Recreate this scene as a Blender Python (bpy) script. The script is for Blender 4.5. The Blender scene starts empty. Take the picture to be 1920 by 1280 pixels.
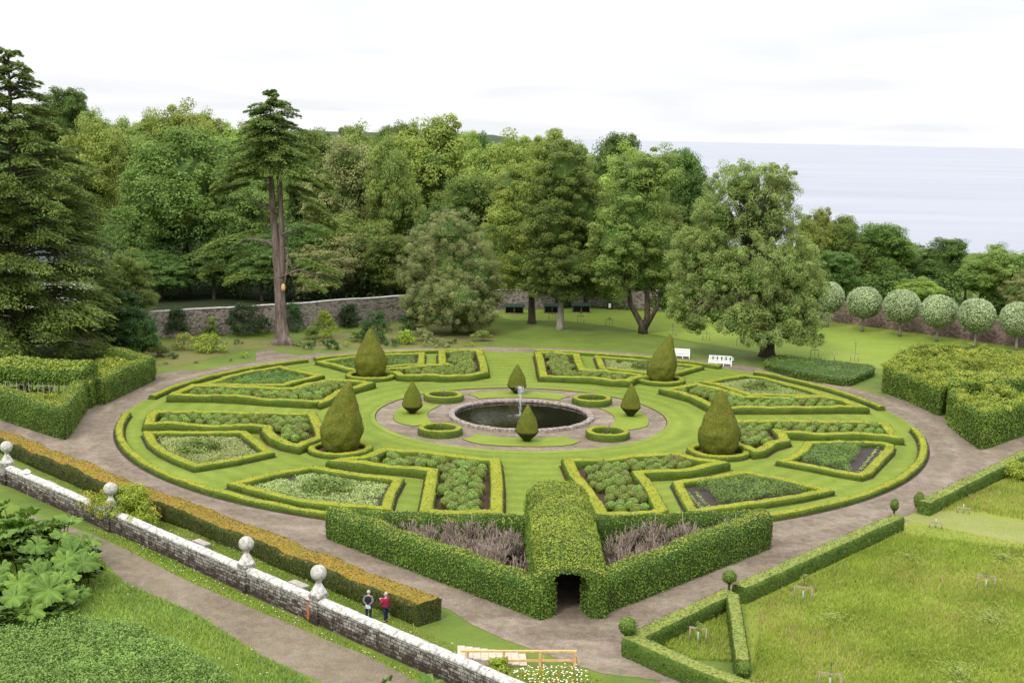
import bpy, bmesh, math, random
import numpy as np
from mathutils import Vector, Matrix, noise
R=math.radians; PI=math.pi
SC=bpy.context.scene; COL=SC.collection
# ---------------------------------------------------------------- camera
H=27.0; FPX=2426.16; PITCH=.158198; ROLL=.0208439
cd=bpy.data.cameras.new('camera'); cam=bpy.data.objects.new('camera',cd); COL.objects.link(cam)
cd.sensor_width=36; cd.lens=FPX/1920*36; cd.clip_start=.5; cd.clip_end=60000
cam.matrix_world=Matrix.Translation((0,0,H))@Matrix.Rotation(PI/2-PITCH,4,'X')@Matrix.Rotation(ROLL,4,'Z')
SC.camera=cam
# ---------------------------------------------------------------- world + sun
EXPOSURE=0.62
W=bpy.data.worlds.new('World'); SC.world=W; W.use_nodes=True
nt=W.node_tree; nt.nodes.clear(); N=nt.nodes.new; L=nt.links.new
SUN_EL=48; SUN_AZ=-150   # azimuth of the sun measured from +Y clockwise (deg): behind the viewer's left
sky=N('ShaderNodeTexSky'); sky.sky_type='NISHITA'; sky.sun_disc=False
sky.sun_elevation=R(SUN_EL); sky.sun_rotation=R(SUN_AZ); sky.air_density=1.2; sky.dust_density=2.5
bg1=N('ShaderNodeBackground'); bg1.inputs[1].default_value=.07; L(sky.outputs[0],bg1.inputs[0])
tc=N('ShaderNodeTexCoord'); sep=N('ShaderNodeSeparateXYZ'); L(tc.outputs['Generated'],sep.inputs[0])
# cloud sheet: directions projected on a flat layer, brighter towards the zenith as overcast skies are
zz=N('ShaderNodeMath'); zz.operation='ADD'; zz.inputs[1].default_value=.10; L(sep.outputs[2],zz.inputs[0])
zm=N('ShaderNodeMath'); zm.operation='MAXIMUM'; zm.inputs[1].default_value=.03; L(zz.outputs[0],zm.inputs[0])
dx=N('ShaderNodeMath'); dx.operation='DIVIDE'; L(sep.outputs[0],dx.inputs[0]); L(zm.outputs[0],dx.inputs[1])
dy=N('ShaderNodeMath'); dy.operation='DIVIDE'; L(sep.outputs[1],dy.inputs[0]); L(zm.outputs[0],dy.inputs[1])
cmb=N('ShaderNodeCombineXYZ'); L(dx.outputs[0],cmb.inputs[0]); L(dy.outputs[0],cmb.inputs[1])
cn=N('ShaderNodeTexNoise'); cn.inputs['Scale'].default_value=.55; cn.inputs['Detail'].default_value=5; cn.inputs['Roughness'].default_value=.5; cn.inputs['Distortion'].default_value=.4
L(cmb.outputs[0],cn.inputs['Vector'])
cr=N('ShaderNodeValToRGB'); cr.color_ramp.elements[0].position=.38; cr.color_ramp.elements[0].color=(.72,.735,.765,1)
cr.color_ramp.elements[1].position=.58; cr.color_ramp.elements[1].color=(.85,.855,.86,1); L(cn.outputs[0],cr.inputs[0])
mr=N('ShaderNodeMapRange'); mr.inputs[1].default_value=0.12; mr.inputs[2].default_value=.9; mr.inputs[3].default_value=.90; mr.inputs[4].default_value=2.4
L(sep.outputs[2],mr.inputs[0])
bg2=N('ShaderNodeBackground'); L(cr.outputs[0],bg2.inputs[0]); L(mr.outputs[0],bg2.inputs[1])
mx=N('ShaderNodeMixShader'); mx.inputs[0].default_value=.90; L(bg1.outputs[0],mx.inputs[1]); L(bg2.outputs[0],mx.inputs[2])
out=N('ShaderNodeOutputWorld'); L(mx.outputs[0],out.inputs[0])
sd=bpy.data.lights.new('sun','SUN'); sd.energy=1.6; sd.angle=R(14); sd.color=(1,.96,.88)
sun=bpy.data.objects.new('sun',sd); COL.objects.link(sun)
a=R(SUN_AZ); dv=Vector((math.sin(a)*math.cos(R(SUN_EL)),math.cos(a)*math.cos(R(SUN_EL)),math.sin(R(SUN_EL))))
sun.rotation_euler=dv.to_track_quat('Z','Y').to_euler(); sun.location=(-40,0,80)
SC.view_settings.view_transform='Standard'; SC.view_settings.look='None'; SC.view_settings.exposure=EXPOSURE; SC.view_settings.gamma=1

# ---------------------------------------------------------------- survey helpers (photo pixel, 1920 wide -> point at height z)
def ray(px,py):
    u=(px-960)/FPX; v=-(py-640)/FPX; c,s=math.cos(ROLL),math.sin(ROLL); u,v=u*c-v*s,u*s+v*c
    cp,sp=math.cos(PITCH),math.sin(PITCH); return u,cp+v*sp,-sp+v*cp
def G(px,py,z=0.):
    x,y,d=ray(px,py); t=(z-H)/d; return (x*t,y*t)
def AT(px,py,Y):
    x,y,d=ray(px,py); t=Y/y; return (x*t,Y,H+d*t)
CX,CY=1.03,123.0
# ---------------------------------------------------------------- mesh builder
class MB:
    def __init__(s): s.V=[];s.F=[];s.M=[];s.T=[];s.n=0
    def add(s,V,F,m=0,tint=.5):
        V=np.asarray(V,np.float32).reshape(-1,3)
        if isinstance(F,np.ndarray): s.F.append(F+s.n); s.M.append(np.full(len(F),m) if np.isscalar(m) else np.asarray(m))
        else:
            bl={}
            for i,f in enumerate(F): bl.setdefault(len(f),[]).append((f,m if np.isscalar(m) else m[i]))
            for k,l in bl.items():
                s.F.append(np.array([f for f,_ in l],dtype=np.int64)+s.n); s.M.append(np.array([q for _,q in l]))
        s.V.append(V); s.T.append(np.full(len(V),tint,np.float32) if np.isscalar(tint) else np.asarray(tint,np.float32)); s.n+=len(V)
    def build(s,name,mats,parent=None,smooth=True,loc=None):
        me=bpy.data.meshes.new(name); V=np.concatenate(s.V)
        if loc is not None: V=V-np.asarray(loc,np.float32)
        tot=np.concatenate([np.full(len(f),f.shape[1]) for f in s.F]); idx=np.concatenate([f.reshape(-1) for f in s.F]).astype(np.int32)
        st=np.concatenate([[0],np.cumsum(tot)[:-1]]).astype(np.int32)
        me.vertices.add(len(V)); me.vertices.foreach_set('co',V.reshape(-1).astype(np.float32))
        me.loops.add(len(idx)); me.loops.foreach_set('vertex_index',idx)
        me.polygons.add(len(tot)); me.polygons.foreach_set('loop_start',st); me.polygons.foreach_set('loop_total',tot.astype(np.int32))
        me.polygons.foreach_set('material_index',np.concatenate(s.M).astype(np.int32))
        me.polygons.foreach_set('use_smooth',np.full(len(tot),smooth))
        me.update(calc_edges=True); me.validate()
        at=me.attributes.new('tint','FLOAT','POINT'); at.data.foreach_set('value',np.concatenate(s.T))
        for m in (mats if isinstance(mats,(list,tuple)) else [mats]): me.materials.append(m)
        o=bpy.data.objects.new(name,me); COL.objects.link(o)
        if loc is not None: o.location=loc
        if parent: o.parent=parent
        return o
def tag(o,label=None,cat=None,group=None,kind=None):
    if label: o['label']=label
    if cat: o['category']=cat
    if group: o['group']=group
    if kind: o['kind']=kind
    return o
def empty(name,loc,label,cat,group=None,rz=0):
    o=bpy.data.objects.new(name,None); COL.objects.link(o); o.location=loc; o.rotation_euler=(0,0,rz); o.empty_display_size=.2
    return tag(o,label,cat,group)
def dup(root,loc=None,rz=0,sc=(1,1,1),label=None,group=None):
    r=root.copy(); COL.objects.link(r)
    if loc is not None: r.location=loc
    r.rotation_euler=(0,0,rz); r.scale=sc
    if label: r['label']=label
    if group: r['group']=group
    for ch in list(root.children):
        c=ch.copy(); COL.objects.link(c); c.parent=r
        for g in ch.children:
            d=g.copy(); COL.objects.link(d); d.parent=c
    return r
# ---------------------------------------------------------------- materials
def srgb(r,g,b):
    f=lambda c:(c/255/12.92 if c/255<=.04045 else ((c/255+.055)/1.055)**2.4); return (f(r),f(g),f(b),1)
class NM:
    def __init__(s,name):
        s.m=bpy.data.materials.new(name); s.m.use_nodes=True; s.t=s.m.node_tree; s.b=s.t.nodes['Principled BSDF']; s.out=s.t.nodes['Material Output']
        s.tc=s.t.nodes.new('ShaderNodeTexCoord')
    def n(s,ty,**k):
        x=s.t.nodes.new(ty)
        for a,b in k.items():
            if a in('operation','blend_type','feature','data_type','noise_dimensions','wave_type','rings_direction','bands_direction'): setattr(x,a,b)
        for a,b in k.items():
            if a not in('operation','blend_type','feature','data_type','noise_dimensions','wave_type','rings_direction','bands_direction'): 
                x.inputs[a.replace('_',' ') if isinstance(a,str) else a].default_value=b
        return x
    def l(s,a,b): s.t.links.new(a,b)
    def noise(s,scale,detail=3,rough=.55,vec=None,dist=0):
        x=s.n('ShaderNodeTexNoise',Scale=scale,Detail=detail,Roughness=rough,Distortion=dist); s.l(vec or s.tc.outputs['Object'],x.inputs['Vector']); return x.outputs[0]
    def vor(s,scale,feature='F1',vec=None):
        x=s.n('ShaderNodeTexVoronoi',feature=feature,Scale=scale); s.l(vec or s.tc.outputs['Object'],x.inputs['Vector']); return x
    def ramp(s,fac,stops):
        x=s.t.nodes.new('ShaderNodeValToRGB'); e=x.color_ramp.elements
        while len(e)<len(stops): e.new(.5)
        for i,(p,c) in enumerate(stops): e[i].position=p; e[i].color=c if len(c)==4 else (*c,1)
        s.l(fac,x.inputs[0]); return x.outputs[0]
    def mix(s,fac,a,b,mode='MIX'):
        x=s.t.nodes.new('ShaderNodeMix'); x.data_type='RGBA'; x.blend_type=mode
        for v,i in ((fac,0),(a,6),(b,7)):
            if isinstance(v,(int,float)): x.inputs[i].default_value=v
            elif isinstance(v,tuple): x.inputs[i].default_value=v if len(v)==4 else (*v,1)
            else: s.l(v,x.inputs[i])
        return x.outputs[2]
    def math(s,op,a,b=None):
        x=s.t.nodes.new('ShaderNodeMath'); x.operation=op
        for v,i in ((a,0),(b,1)):
            if v is None: continue
            if isinstance(v,(int,float)): x.inputs[i].default_value=v
            else: s.l(v,x.inputs[i])
        return x.outputs[0]
    def bump(s,h,strength=.5,dist=.05):
        x=s.n('ShaderNodeBump',Strength=strength,Distance=dist); s.l(h,x.inputs['Height']); s.l(x.outputs[0],s.b.inputs['Normal'])
    def fin(s,col,rough=.9,spec=.2):
        if isinstance(col,tuple): s.b.inputs['Base Color'].default_value=col if len(col)==4 else (*col,1)
        else: s.l(col,s.b.inputs['Base Color'])
        s.b.inputs['Roughness'].default_value=rough; s.b.inputs['Specular IOR Level'].default_value=spec; return s.m
def leafmat(name,c1,c2,trans=.25,rnd=.25,big=.25,rough=.55,spec=.25):
    s=NM(name); at=s.t.nodes.new('ShaderNodeAttribute'); at.attribute_name='tint'
    col=s.mix(at.outputs['Fac'],c1,c2)
    oi=s.t.nodes.new('ShaderNodeObjectInfo')
    hs=s.t.nodes.new('ShaderNodeHueSaturation'); s.l(col,hs.inputs['Color'])
    s.l(s.math('ADD',s.math('MULTIPLY',oi.outputs['Random'],rnd*.10),.5-rnd*.05),hs.inputs['Hue'])
    nz=s.noise(big,2); s.l(s.math('ADD',s.math('MULTIPLY',nz,.9),s.math('ADD',s.math('MULTIPLY',oi.outputs['Random'],rnd),.55-rnd*.5)),hs.inputs['Value'])
    s.fin(hs.outputs[0],rough,spec)
    tr=s.t.nodes.new('ShaderNodeBsdfTranslucent'); s.l(hs.outputs[0],tr.inputs[0])
    ms=s.t.nodes.new('ShaderNodeMixShader'); ms.inputs[0].default_value=trans; s.l(s.b.outputs[0],ms.inputs[1]); s.l(tr.outputs[0],ms.inputs[2]); s.l(ms.outputs[0],s.out.inputs[0])
    return s.m
def hedgemat(name,c1,c2,c3,scale=9,bump=.6):
    s=NM(name); n1=s.noise(scale,4,.7); n2=s.noise(.6,3); n3=s.vor(scale*1.6).outputs['Color']
    c=s.ramp(n1,[(.3,c1),(.5,c2),(.72,c3)]); c=s.mix(.35,c,s.ramp(n2,[(.35,c1),(.65,c3)])); c=s.mix(.18,c,n3,'OVERLAY')
    s.bump(n1,bump,.08); return s.fin(c,.8,.15)
def grassmat(name,c1,c2,c3,big=.12,fine=6,bump=.4,stripes=None):
    s=NM(name); n1=s.noise(big,4,.6); n2=s.noise(fine,4,.7); n3=s.noise(big*7,3,.6)
    c=s.ramp(n1,[(.32,c1),(.5,c2),(.68,c3)]); c=s.mix(.35,c,s.ramp(n3,[(.3,c1),(.7,c3)])); c=s.mix(.5,c,s.ramp(n2,[(.25,(.32,.32,.32)),(.75,(.68,.68,.68))]),'OVERLAY')
    if stripes:
        c=s.mix(.5,c,s.ramp(s.noise(2.2,5,.7,dist=.5),[(.3,(.36,.38,.32)),(.7,(.63,.61,.64))]),'OVERLAY')
        ln=s.t.nodes.new('ShaderNodeVectorMath'); ln.operation='LENGTH'; s.l(s.tc.outputs['Object'],ln.inputs[0])
        w=s.math('SINE',s.math('ADD',s.math('MULTIPLY',ln.outputs['Value'],2*PI/stripes),s.math('MULTIPLY',n1,2.5)))
        f=s.math('ADD',s.math('MULTIPLY',w,.35),.5); c=s.mix(f,s.mix(1,c,(.78,.83,.74),'MULTIPLY'),c)
    s.bump(n2,bump,.04); return s.fin(c,.85,.15)
C=lambda *a:srgb(*a)
M={}
M['lawn']=grassmat('mown_lawn',(.108,.150,.017),(.142,.190,.022),(.185,.228,.033),.10,9,.45,stripes=1.9)
M['ground']=grassmat('grass_ground',(.062,.10,.017),(.095,.138,.02),(.14,.178,.03),.06,5,.6)
M['meadow']=grassmat('meadow_turf',(.13,.175,.022),(.18,.21,.028),(.225,.22,.05),.09,3,.7)
M['verge']=grassmat('verge_grass',(.065,.105,.015),(.10,.15,.019),(.155,.195,.03),.35,4,.6)
M['island']=grassmat('island_grass',(.115,.158,.018),(.15,.20,.023),(.18,.225,.03),.3,9,.25)
M['field']=grassmat('far_field',(.14,.24,.03),(.18,.28,.04),(.2,.3,.05),.05,2,.3)
def gravel(name,c1,c2,c3,patch=.25,tracks=False):
    s=NM(name); a=s.noise(.18,5,.65,dist=.6); b=s.noise(14,3,.7); v=s.vor(28).outputs['Color']; d=s.noise(1.4,4,.7,dist=.8)
    c=s.ramp(a,[(.32,c1),(.5,c2),(.7,c3)]); c=s.mix(patch,c,s.ramp(d,[(.35,c1),(.65,c3)])); c=s.mix(.35,c,v,'OVERLAY'); c=s.mix(.5,c,s.ramp(b,[(.3,(.35,.35,.35)),(.7,(.65,.65,.65))]),'OVERLAY')
    if tracks: # wheel tracks worn round the circle and damp edges
        ln=s.t.nodes.new('ShaderNodeVectorMath'); ln.operation='DISTANCE'; s.l(s.tc.outputs['Object'],ln.inputs[0]); ln.inputs[1].default_value=(1.03,123,0)
        w=s.math('SINE',s.math('ADD',s.math('MULTIPLY',ln.outputs['Value'],2.3),s.math('MULTIPLY',a,6))); tr=s.ramp(w,[(.0,(.80,.79,.78)),(.75,(1.06,1.05,1.04))]); c=s.mix(.6,c,tr,'MULTIPLY')
        grn=s.ramp(s.noise(.45,5,.75,dist=.7),[(.60,(0,0,0)),(.72,(1,1,1))]); c=s.mix(s.math('MULTIPLY',grn,.38),c,(.11,.12,.04))
    s.bump(b,.5,.03); return s.fin(c,.9,.2)
M['gravel']=gravel('gravel',(.104,.078,.056),(.165,.130,.097),(.265,.218,.170),.45,True)
M['track']=gravel('dirt_track',(.104,.082,.054),(.152,.122,.082),(.21,.17,.13),.45)
M['faint']=gravel('trodden_grass',(.15,.18,.035),(.18,.20,.05),(.22,.22,.085))
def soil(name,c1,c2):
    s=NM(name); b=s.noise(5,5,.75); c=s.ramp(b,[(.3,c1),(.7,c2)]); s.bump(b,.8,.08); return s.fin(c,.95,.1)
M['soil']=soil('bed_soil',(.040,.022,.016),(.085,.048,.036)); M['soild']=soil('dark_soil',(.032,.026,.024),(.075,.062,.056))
M['litter']=soil('leaf_litter',(.075,.055,.028),(.17,.115,.06)); M['border']=grassmat('mossy_border',(.07,.10,.02),(.13,.15,.03),(.17,.13,.06),.25,4,.7)
# hedges
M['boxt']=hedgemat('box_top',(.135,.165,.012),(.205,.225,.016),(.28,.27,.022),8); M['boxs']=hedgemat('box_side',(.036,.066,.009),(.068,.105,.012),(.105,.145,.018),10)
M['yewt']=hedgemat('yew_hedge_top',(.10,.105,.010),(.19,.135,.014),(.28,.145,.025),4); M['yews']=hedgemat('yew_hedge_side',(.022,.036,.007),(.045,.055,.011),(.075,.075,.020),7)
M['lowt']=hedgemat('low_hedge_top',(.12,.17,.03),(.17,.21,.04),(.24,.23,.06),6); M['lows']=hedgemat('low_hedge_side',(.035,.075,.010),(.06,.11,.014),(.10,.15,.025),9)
M['horn']=hedgemat('hornbeam_core',(.02,.04,.008),(.035,.065,.010),(.05,.09,.015),4)
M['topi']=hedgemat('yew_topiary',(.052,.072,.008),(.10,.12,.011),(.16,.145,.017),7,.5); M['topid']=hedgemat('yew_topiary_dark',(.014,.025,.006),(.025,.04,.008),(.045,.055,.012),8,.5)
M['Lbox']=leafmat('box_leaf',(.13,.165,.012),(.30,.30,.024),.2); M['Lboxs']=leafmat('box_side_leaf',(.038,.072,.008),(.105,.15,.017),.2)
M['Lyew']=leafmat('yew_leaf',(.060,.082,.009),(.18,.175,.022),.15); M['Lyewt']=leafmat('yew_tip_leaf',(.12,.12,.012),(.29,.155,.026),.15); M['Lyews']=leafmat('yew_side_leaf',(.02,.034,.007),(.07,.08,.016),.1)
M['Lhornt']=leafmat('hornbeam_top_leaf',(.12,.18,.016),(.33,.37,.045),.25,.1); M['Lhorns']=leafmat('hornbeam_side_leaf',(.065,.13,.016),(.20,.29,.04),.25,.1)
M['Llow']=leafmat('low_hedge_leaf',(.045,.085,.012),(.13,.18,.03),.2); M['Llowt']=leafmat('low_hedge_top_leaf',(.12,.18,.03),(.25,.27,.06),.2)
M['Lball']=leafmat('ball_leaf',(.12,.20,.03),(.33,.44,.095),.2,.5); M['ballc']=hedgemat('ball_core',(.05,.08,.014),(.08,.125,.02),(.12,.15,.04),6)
M['Lballb']=leafmat('ball_brown_leaf',(.15,.13,.06),(.29,.24,.13),.1,.5)
M['Lpale']=leafmat('pale_leaf',(.22,.28,.075),(.36,.42,.15),.25); M['Lper']=leafmat('perennial_leaf',(.075,.14,.024),(.19,.29,.058),.25); M['Lpeony']=leafmat('bush_leaf',(.08,.13,.02),(.24,.30,.07),.25)
M['Lsyc']=leafmat('sycamore_leaf',(.09,.145,.028),(.225,.315,.065),.44,.35); M['Lash']=leafmat('ash_leaf',(.18,.255,.04),(.38,.46,.095),.45,.35)
M['Loak']=leafmat('budding_leaf',(.19,.22,.07),(.38,.40,.15),.42,.3); M['Lelm']=leafmat('elm_leaf',(.15,.23,.045),(.33,.43,.105),.45)
M['Lholm']=leafmat('holm_leaf',(.17,.20,.065),(.33,.36,.14),.4); M['Lced']=leafmat('cedar_leaf',(.05,.088,.018),(.175,.235,.045),.3,.1); M['Lbeam']=leafmat('whitebeam_leaf',(.17,.24,.09),(.52,.61,.34),.2,.1)
M['Ldark']=leafmat('dark_shrub_leaf',(.018,.045,.010),(.06,.12,.022),.2,.5); M['Llime']=leafmat('lime_shrub_leaf',(.16,.24,.02),(.34,.42,.04),.25,.3); M['Lorng']=leafmat('orange_flower',(.45,.20,.03),(.6,.35,.04),.2)
M['Lgun']=leafmat('gunnera_leaf',(.06,.135,.018),(.19,.31,.045),.3,.1,big=.8); M['Lherb']=leafmat('herb_leaf',(.09,.15,.03),(.24,.34,.075),.3)
M['Lblade']=leafmat('grass_blade',(.17,.25,.028),(.33,.40,.06),.35); M['Lseed']=leafmat('grass_seed_blade',(.30,.26,.08),(.44,.34,.15),.35); M['Lflat']=leafmat('flattened_grass_blade',(.24,.31,.06),(.40,.47,.13),.3)
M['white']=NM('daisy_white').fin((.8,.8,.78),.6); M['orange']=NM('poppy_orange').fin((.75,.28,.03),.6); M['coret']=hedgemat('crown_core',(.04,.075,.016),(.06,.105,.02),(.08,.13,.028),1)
M['Lbig']=leafmat('big_elm_leaf',(.175,.24,.055),(.37,.45,.14),.48,0)
M['Ldeep']=leafmat('deep_green_leaf',(.06,.11,.022),(.17,.26,.055),.36,.3)
M['lav']=leafmat('bedding_leaf',(.06,.115,.022),(.155,.235,.045),.2)
def bark(name,c1,c2,sc=3):
    s=NM(name); mp=s.t.nodes.new('ShaderNodeMapping'); mp.inputs['Scale'].default_value=(sc,sc,sc*.18); s.l(s.tc.outputs['Object'],mp.inputs[0])
    b=s.noise(1.5,6,.7,mp.outputs[0]); c=s.ramp(b,[(.35,c1),(.65,c2)]); s.bump(b,.9,.12); return s.fin(c,.9,.1)
M['bark']=bark('tree_bark',(.035,.028,.02),(.11,.09,.065)); M['barkr']=bark('cedar_bark',(.07,.052,.044),(.21,.165,.14),2.2); M['barkg']=bark('pale_bark',(.17,.16,.13),(.30,.28,.23),5); M['twig']=bark('bare_twig',(.10,.07,.05),(.36,.29,.24),6)
M['wound']=NM('raw_wood').fin((.55,.36,.17),.7); M['wred']=NM('rotten_wood').fin((.30,.07,.03),.8)
def stone(name,dark,mid,light,sx=1.6,sz=3.6,lich=.5):
    s=NM(name); mp=s.t.nodes.new('ShaderNodeMapping'); mp.inputs['Scale'].default_value=(sx,sx,sz); s.l(s.tc.outputs['Object'],mp.inputs[0])
    v=s.vor(1.0,vec=mp.outputs[0]); e=s.vor(1.0,'DISTANCE_TO_EDGE',vec=mp.outputs[0]).outputs['Distance']
    bw=s.t.nodes.new('ShaderNodeRGBToBW'); s.l(v.outputs['Color'],bw.inputs[0])
    n=s.noise(3.2,6,.75); n2=s.noise(14,4,.7)
    f=s.math('ADD',s.math('MULTIPLY',bw.outputs[0],.45),s.math('ADD',s.math('MULTIPLY',n,.75),s.math('MULTIPLY',n2,.25)))
    c=s.ramp(f,[(.62-.25*lich,dark),(.72-.2*lich,mid),(.86-.2*lich,light)])
    mort=s.ramp(e,[(.0,(0,0,0)),(.07,(1,1,1))]); c=s.mix(mort,s.mix(1,c,(.28,.25,.24),'MULTIPLY'),c)
    s.bump(s.math('ADD',e,s.math('MULTIPLY',n2,.3)),.8,.06); return s.fin(c,.9,.15)
def rubble(name):
    s=NM(name); sp=s.t.nodes.new('ShaderNodeSeparateXYZ'); s.l(s.tc.outputs['Object'],sp.inputs[0]); cb=s.t.nodes.new('ShaderNodeCombineXYZ'); wob=s.noise(1.3,2); s.l(s.math('ADD',sp.outputs[0],s.math('MULTIPLY',wob,.25)),cb.inputs[0]); s.l(s.math('ADD',sp.outputs[2],s.math('MULTIPLY',wob,.12)),cb.inputs[1])
    br=s.t.nodes.new('ShaderNodeTexBrick'); s.l(cb.outputs[0],br.inputs['Vector']); br.inputs['Scale'].default_value=1; br.inputs['Brick Width'].default_value=.46; br.inputs['Row Height'].default_value=.19; br.inputs['Mortar Size'].default_value=.022; br.inputs['Mortar Smooth'].default_value=.4; br.inputs['Color1'].default_value=(0,0,0,1); br.inputs['Color2'].default_value=(1,1,1,1); br.inputs['Mortar'].default_value=(0,0,0,1); br.offset=.5; br.squash=1.4; br.squash_frequency=3
    n1=s.noise(2.2,6,.8,dist=.6); n2=s.noise(9,5,.8); up=s.t.nodes.new('ShaderNodeMapRange'); s.l(sp.outputs[2],up.inputs[0]); up.inputs[1].default_value=.1; up.inputs[2].default_value=1.3; up.inputs[3].default_value=-.10; up.inputs[4].default_value=.10
    bw=s.t.nodes.new('ShaderNodeRGBToBW'); s.l(br.outputs['Color'],bw.inputs[0])
    f=s.math('ADD',s.math('ADD',s.math('MULTIPLY',n1,.62),s.math('MULTIPLY',n2,.38)),s.math('ADD',up.outputs[0],s.math('MULTIPLY',s.math('SUBTRACT',bw.outputs[0],.5),.13)))
    c=s.ramp(f,[(.40,(.040,.030,.024)),(.49,(.12,.10,.082)),(.60,(.33,.32,.285))]); c=s.mix(s.math('MULTIPLY',br.outputs['Fac'],.75),c,(.03,.023,.018)); s.bump(s.math('SUBTRACT',n2,s.math('MULTIPLY',br.outputs['Fac'],.8)),.9,.06); return s.fin(c,.9,.15)
M['wallst']=rubble('lichened_wall_stone')
M['backst']=stone('garden_wall_stone',(.09,.072,.058),(.17,.14,.115),(.31,.27,.235),2.2,4.2,.6)
M['rightst']=stone('red_wall_stone',(.085,.055,.048),(.155,.105,.09),(.24,.18,.155),2.0,4.0,.6)
def plain(name,c1,c2,sc=4,rough=.85,bump=.4):
    s=NM(name); b=s.noise(sc,6,.75); c=s.ramp(b,[(.35,c1),(.62,c2)]); s.bump(b,bump,.02); return s.fin(c,rough,.2)
M['coping']=plain('lichened_coping',(.17,.16,.14),(.62,.60,.56),4.5); M['ballst']=plain('lichened_ball_stone',(.20,.20,.165),(.47,.46,.42),5); M['rim']=plain('pool_rim_stone',(.075,.05,.038),(.34,.30,.265),3.2)
M['rimin']=plain('wet_stone',(.05,.035,.028),(.16,.12,.10),3); M['slab']=plain('stone_slab',(.22,.20,.17),(.38,.35,.31),3); M['rust']=plain('rusty_stone',(.25,.07,.03),(.40,.13,.05),5)
M['paint']=plain('white_paint',(.72,.73,.74),(.84,.84,.84),3,.5,.1); M['wood']=plain('timber_rail',(.42,.26,.10),(.60,.40,.18),5); M['oldwood']=plain('weathered_wood',(.20,.15,.11),(.36,.29,.23),5); M['deck']=plain('step_boards',(.34,.28,.21),(.48,.41,.33),4)
M['roofg']=plain('green_roof',(.010,.024,.016),(.02,.042,.026),3); M['slate']=plain('slate_roof',(.05,.055,.06),(.10,.105,.11),3); M['harl']=plain('harled_wall',(.42,.40,.37),(.58,.56,.53),2); M['dark']=plain('shadowed_interior',(.05,.04,.032),(.10,.085,.07),2); M['black']=NM('black_panel').fin((.02,.02,.02),.5); M['glass']=NM('window_glass').fin((.03,.035,.04),.1,.5); M['tube']=NM('tree_tube').fin((.30,.36,.27),.6)

# ---------------------------------------------------------------- geometry helpers
rng=np.random.default_rng(7); random.seed(7)
def unit(v): return v/np.maximum(np.linalg.norm(v,axis=1,keepdims=True),1e-6)
def leaves(mb,P,Nn,size,aspect=.6,m=0,tint=.5,rg=None,tdir=None):
    rg=rg or rng; n=len(P); P=np.asarray(P,float); Nn=unit(np.asarray(Nn,float)); r=rg.normal(size=(n,3)) if tdir is None else np.asarray(tdir,float)
    t=unit(np.cross(Nn,r)) if tdir is None else unit(r); b=unit(np.cross(Nn,t))
    s=(np.full(n,size) if np.isscalar(size) else size)*rg.uniform(.7,1.3,n); s=s[:,None]
    V=np.stack([P-t*s*.5,P-b*s*aspect*.5+Nn*s*.06,P+t*s*.5,P+b*s*aspect*.5+Nn*s*.06],1).reshape(-1,3)
    F=np.arange(n*4).reshape(n,4); tt=np.repeat(np.full(n,tint) if np.isscalar(tint) else tint,4)
    mb.add(V,F,m if np.isscalar(m) else np.asarray(m),tt)
def tube(mb,pts,rad,seg=8,m=0,tint=.5,cap=True):
    pts=[Vector(p) for p in pts]; V=[];F=[]; n=len(pts)
    if np.isscalar(rad): rad=[rad]*n
    for i,p in enumerate(pts):
        d=(pts[min(i+1,n-1)]-pts[max(i-1,0)]).normalized(); a=d.orthogonal().normalized() if abs(d.z)<.99 else Vector((1,0,0)); b=d.cross(a).normalized(); a=b.cross(d)
        if i: # keep frame steady
            a=(pa-d*pa.dot(d)).normalized(); b=d.cross(a)
        pa=a
        for k in range(seg):
            t=2*PI*k/seg; V.append(p+(a*math.cos(t)+b*math.sin(t))*rad[i])
    for i in range(n-1):
        for k in range(seg): F.append((i*seg+k,i*seg+(k+1)%seg,(i+1)*seg+(k+1)%seg,(i+1)*seg+k))
    if cap: F.append(tuple(range(seg))[::-1]); F.append(tuple((n-1)*seg+k for k in range(seg)))
    mb.add([tuple(v) for v in V],F,m,tint)
def box(mb,c,s,m=0,rz=0,tint=.5,taper=1,bev=0):
    hx,hy,hz=s[0]/2,s[1]/2,s[2]/2; V=[]
    for z,k in ((-hz,1),(hz,taper)):
        for x,y in((-hx,-hy),(hx,-hy),(hx,hy),(-hx,hy)):
            x*=k;y*=k; V.append((c[0]+x*math.cos(rz)-y*math.sin(rz),c[1]+x*math.sin(rz)+y*math.cos(rz),c[2]+z))
    mb.add(V,[(3,2,1,0),(4,5,6,7),(0,1,5,4),(1,2,6,5),(2,3,7,6),(3,0,4,7)],m,tint)
def sphere(mb,c,r,m=0,seg=16,rings=10,sq=1,tint=.5,nz=0,nf=2):
    V=[(c[0],c[1],c[2]-r*sq)];F=[]
    for i in range(1,rings):
        ph=-PI/2+PI*i/rings
        for k in range(seg):
            t=2*PI*k/seg; d=Vector((math.cos(ph)*math.cos(t),math.cos(ph)*math.sin(t),math.sin(ph)))
            q=1+(nz*noise.noise(d*nf+Vector((c[0],c[1],c[2]))) if nz else 0)
            V.append((c[0]+d.x*r*q,c[1]+d.y*r*q,c[2]+d.z*r*sq*q))
    V.append((c[0],c[1],c[2]+r*sq)); n=len(V)-1
    for k in range(seg): F.append((0,1+(k+1)%seg,1+k))
    for i in range(rings-2):
        a=1+i*seg
        for k in range(seg): F.append((a+k,a+(k+1)%seg,a+seg+(k+1)%seg,a+seg+k))
    a=1+(rings-2)*seg
    for k in range(seg): F.append((a+k,a+(k+1)%seg,n))
    mb.add(V,F,m,tint)
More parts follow.
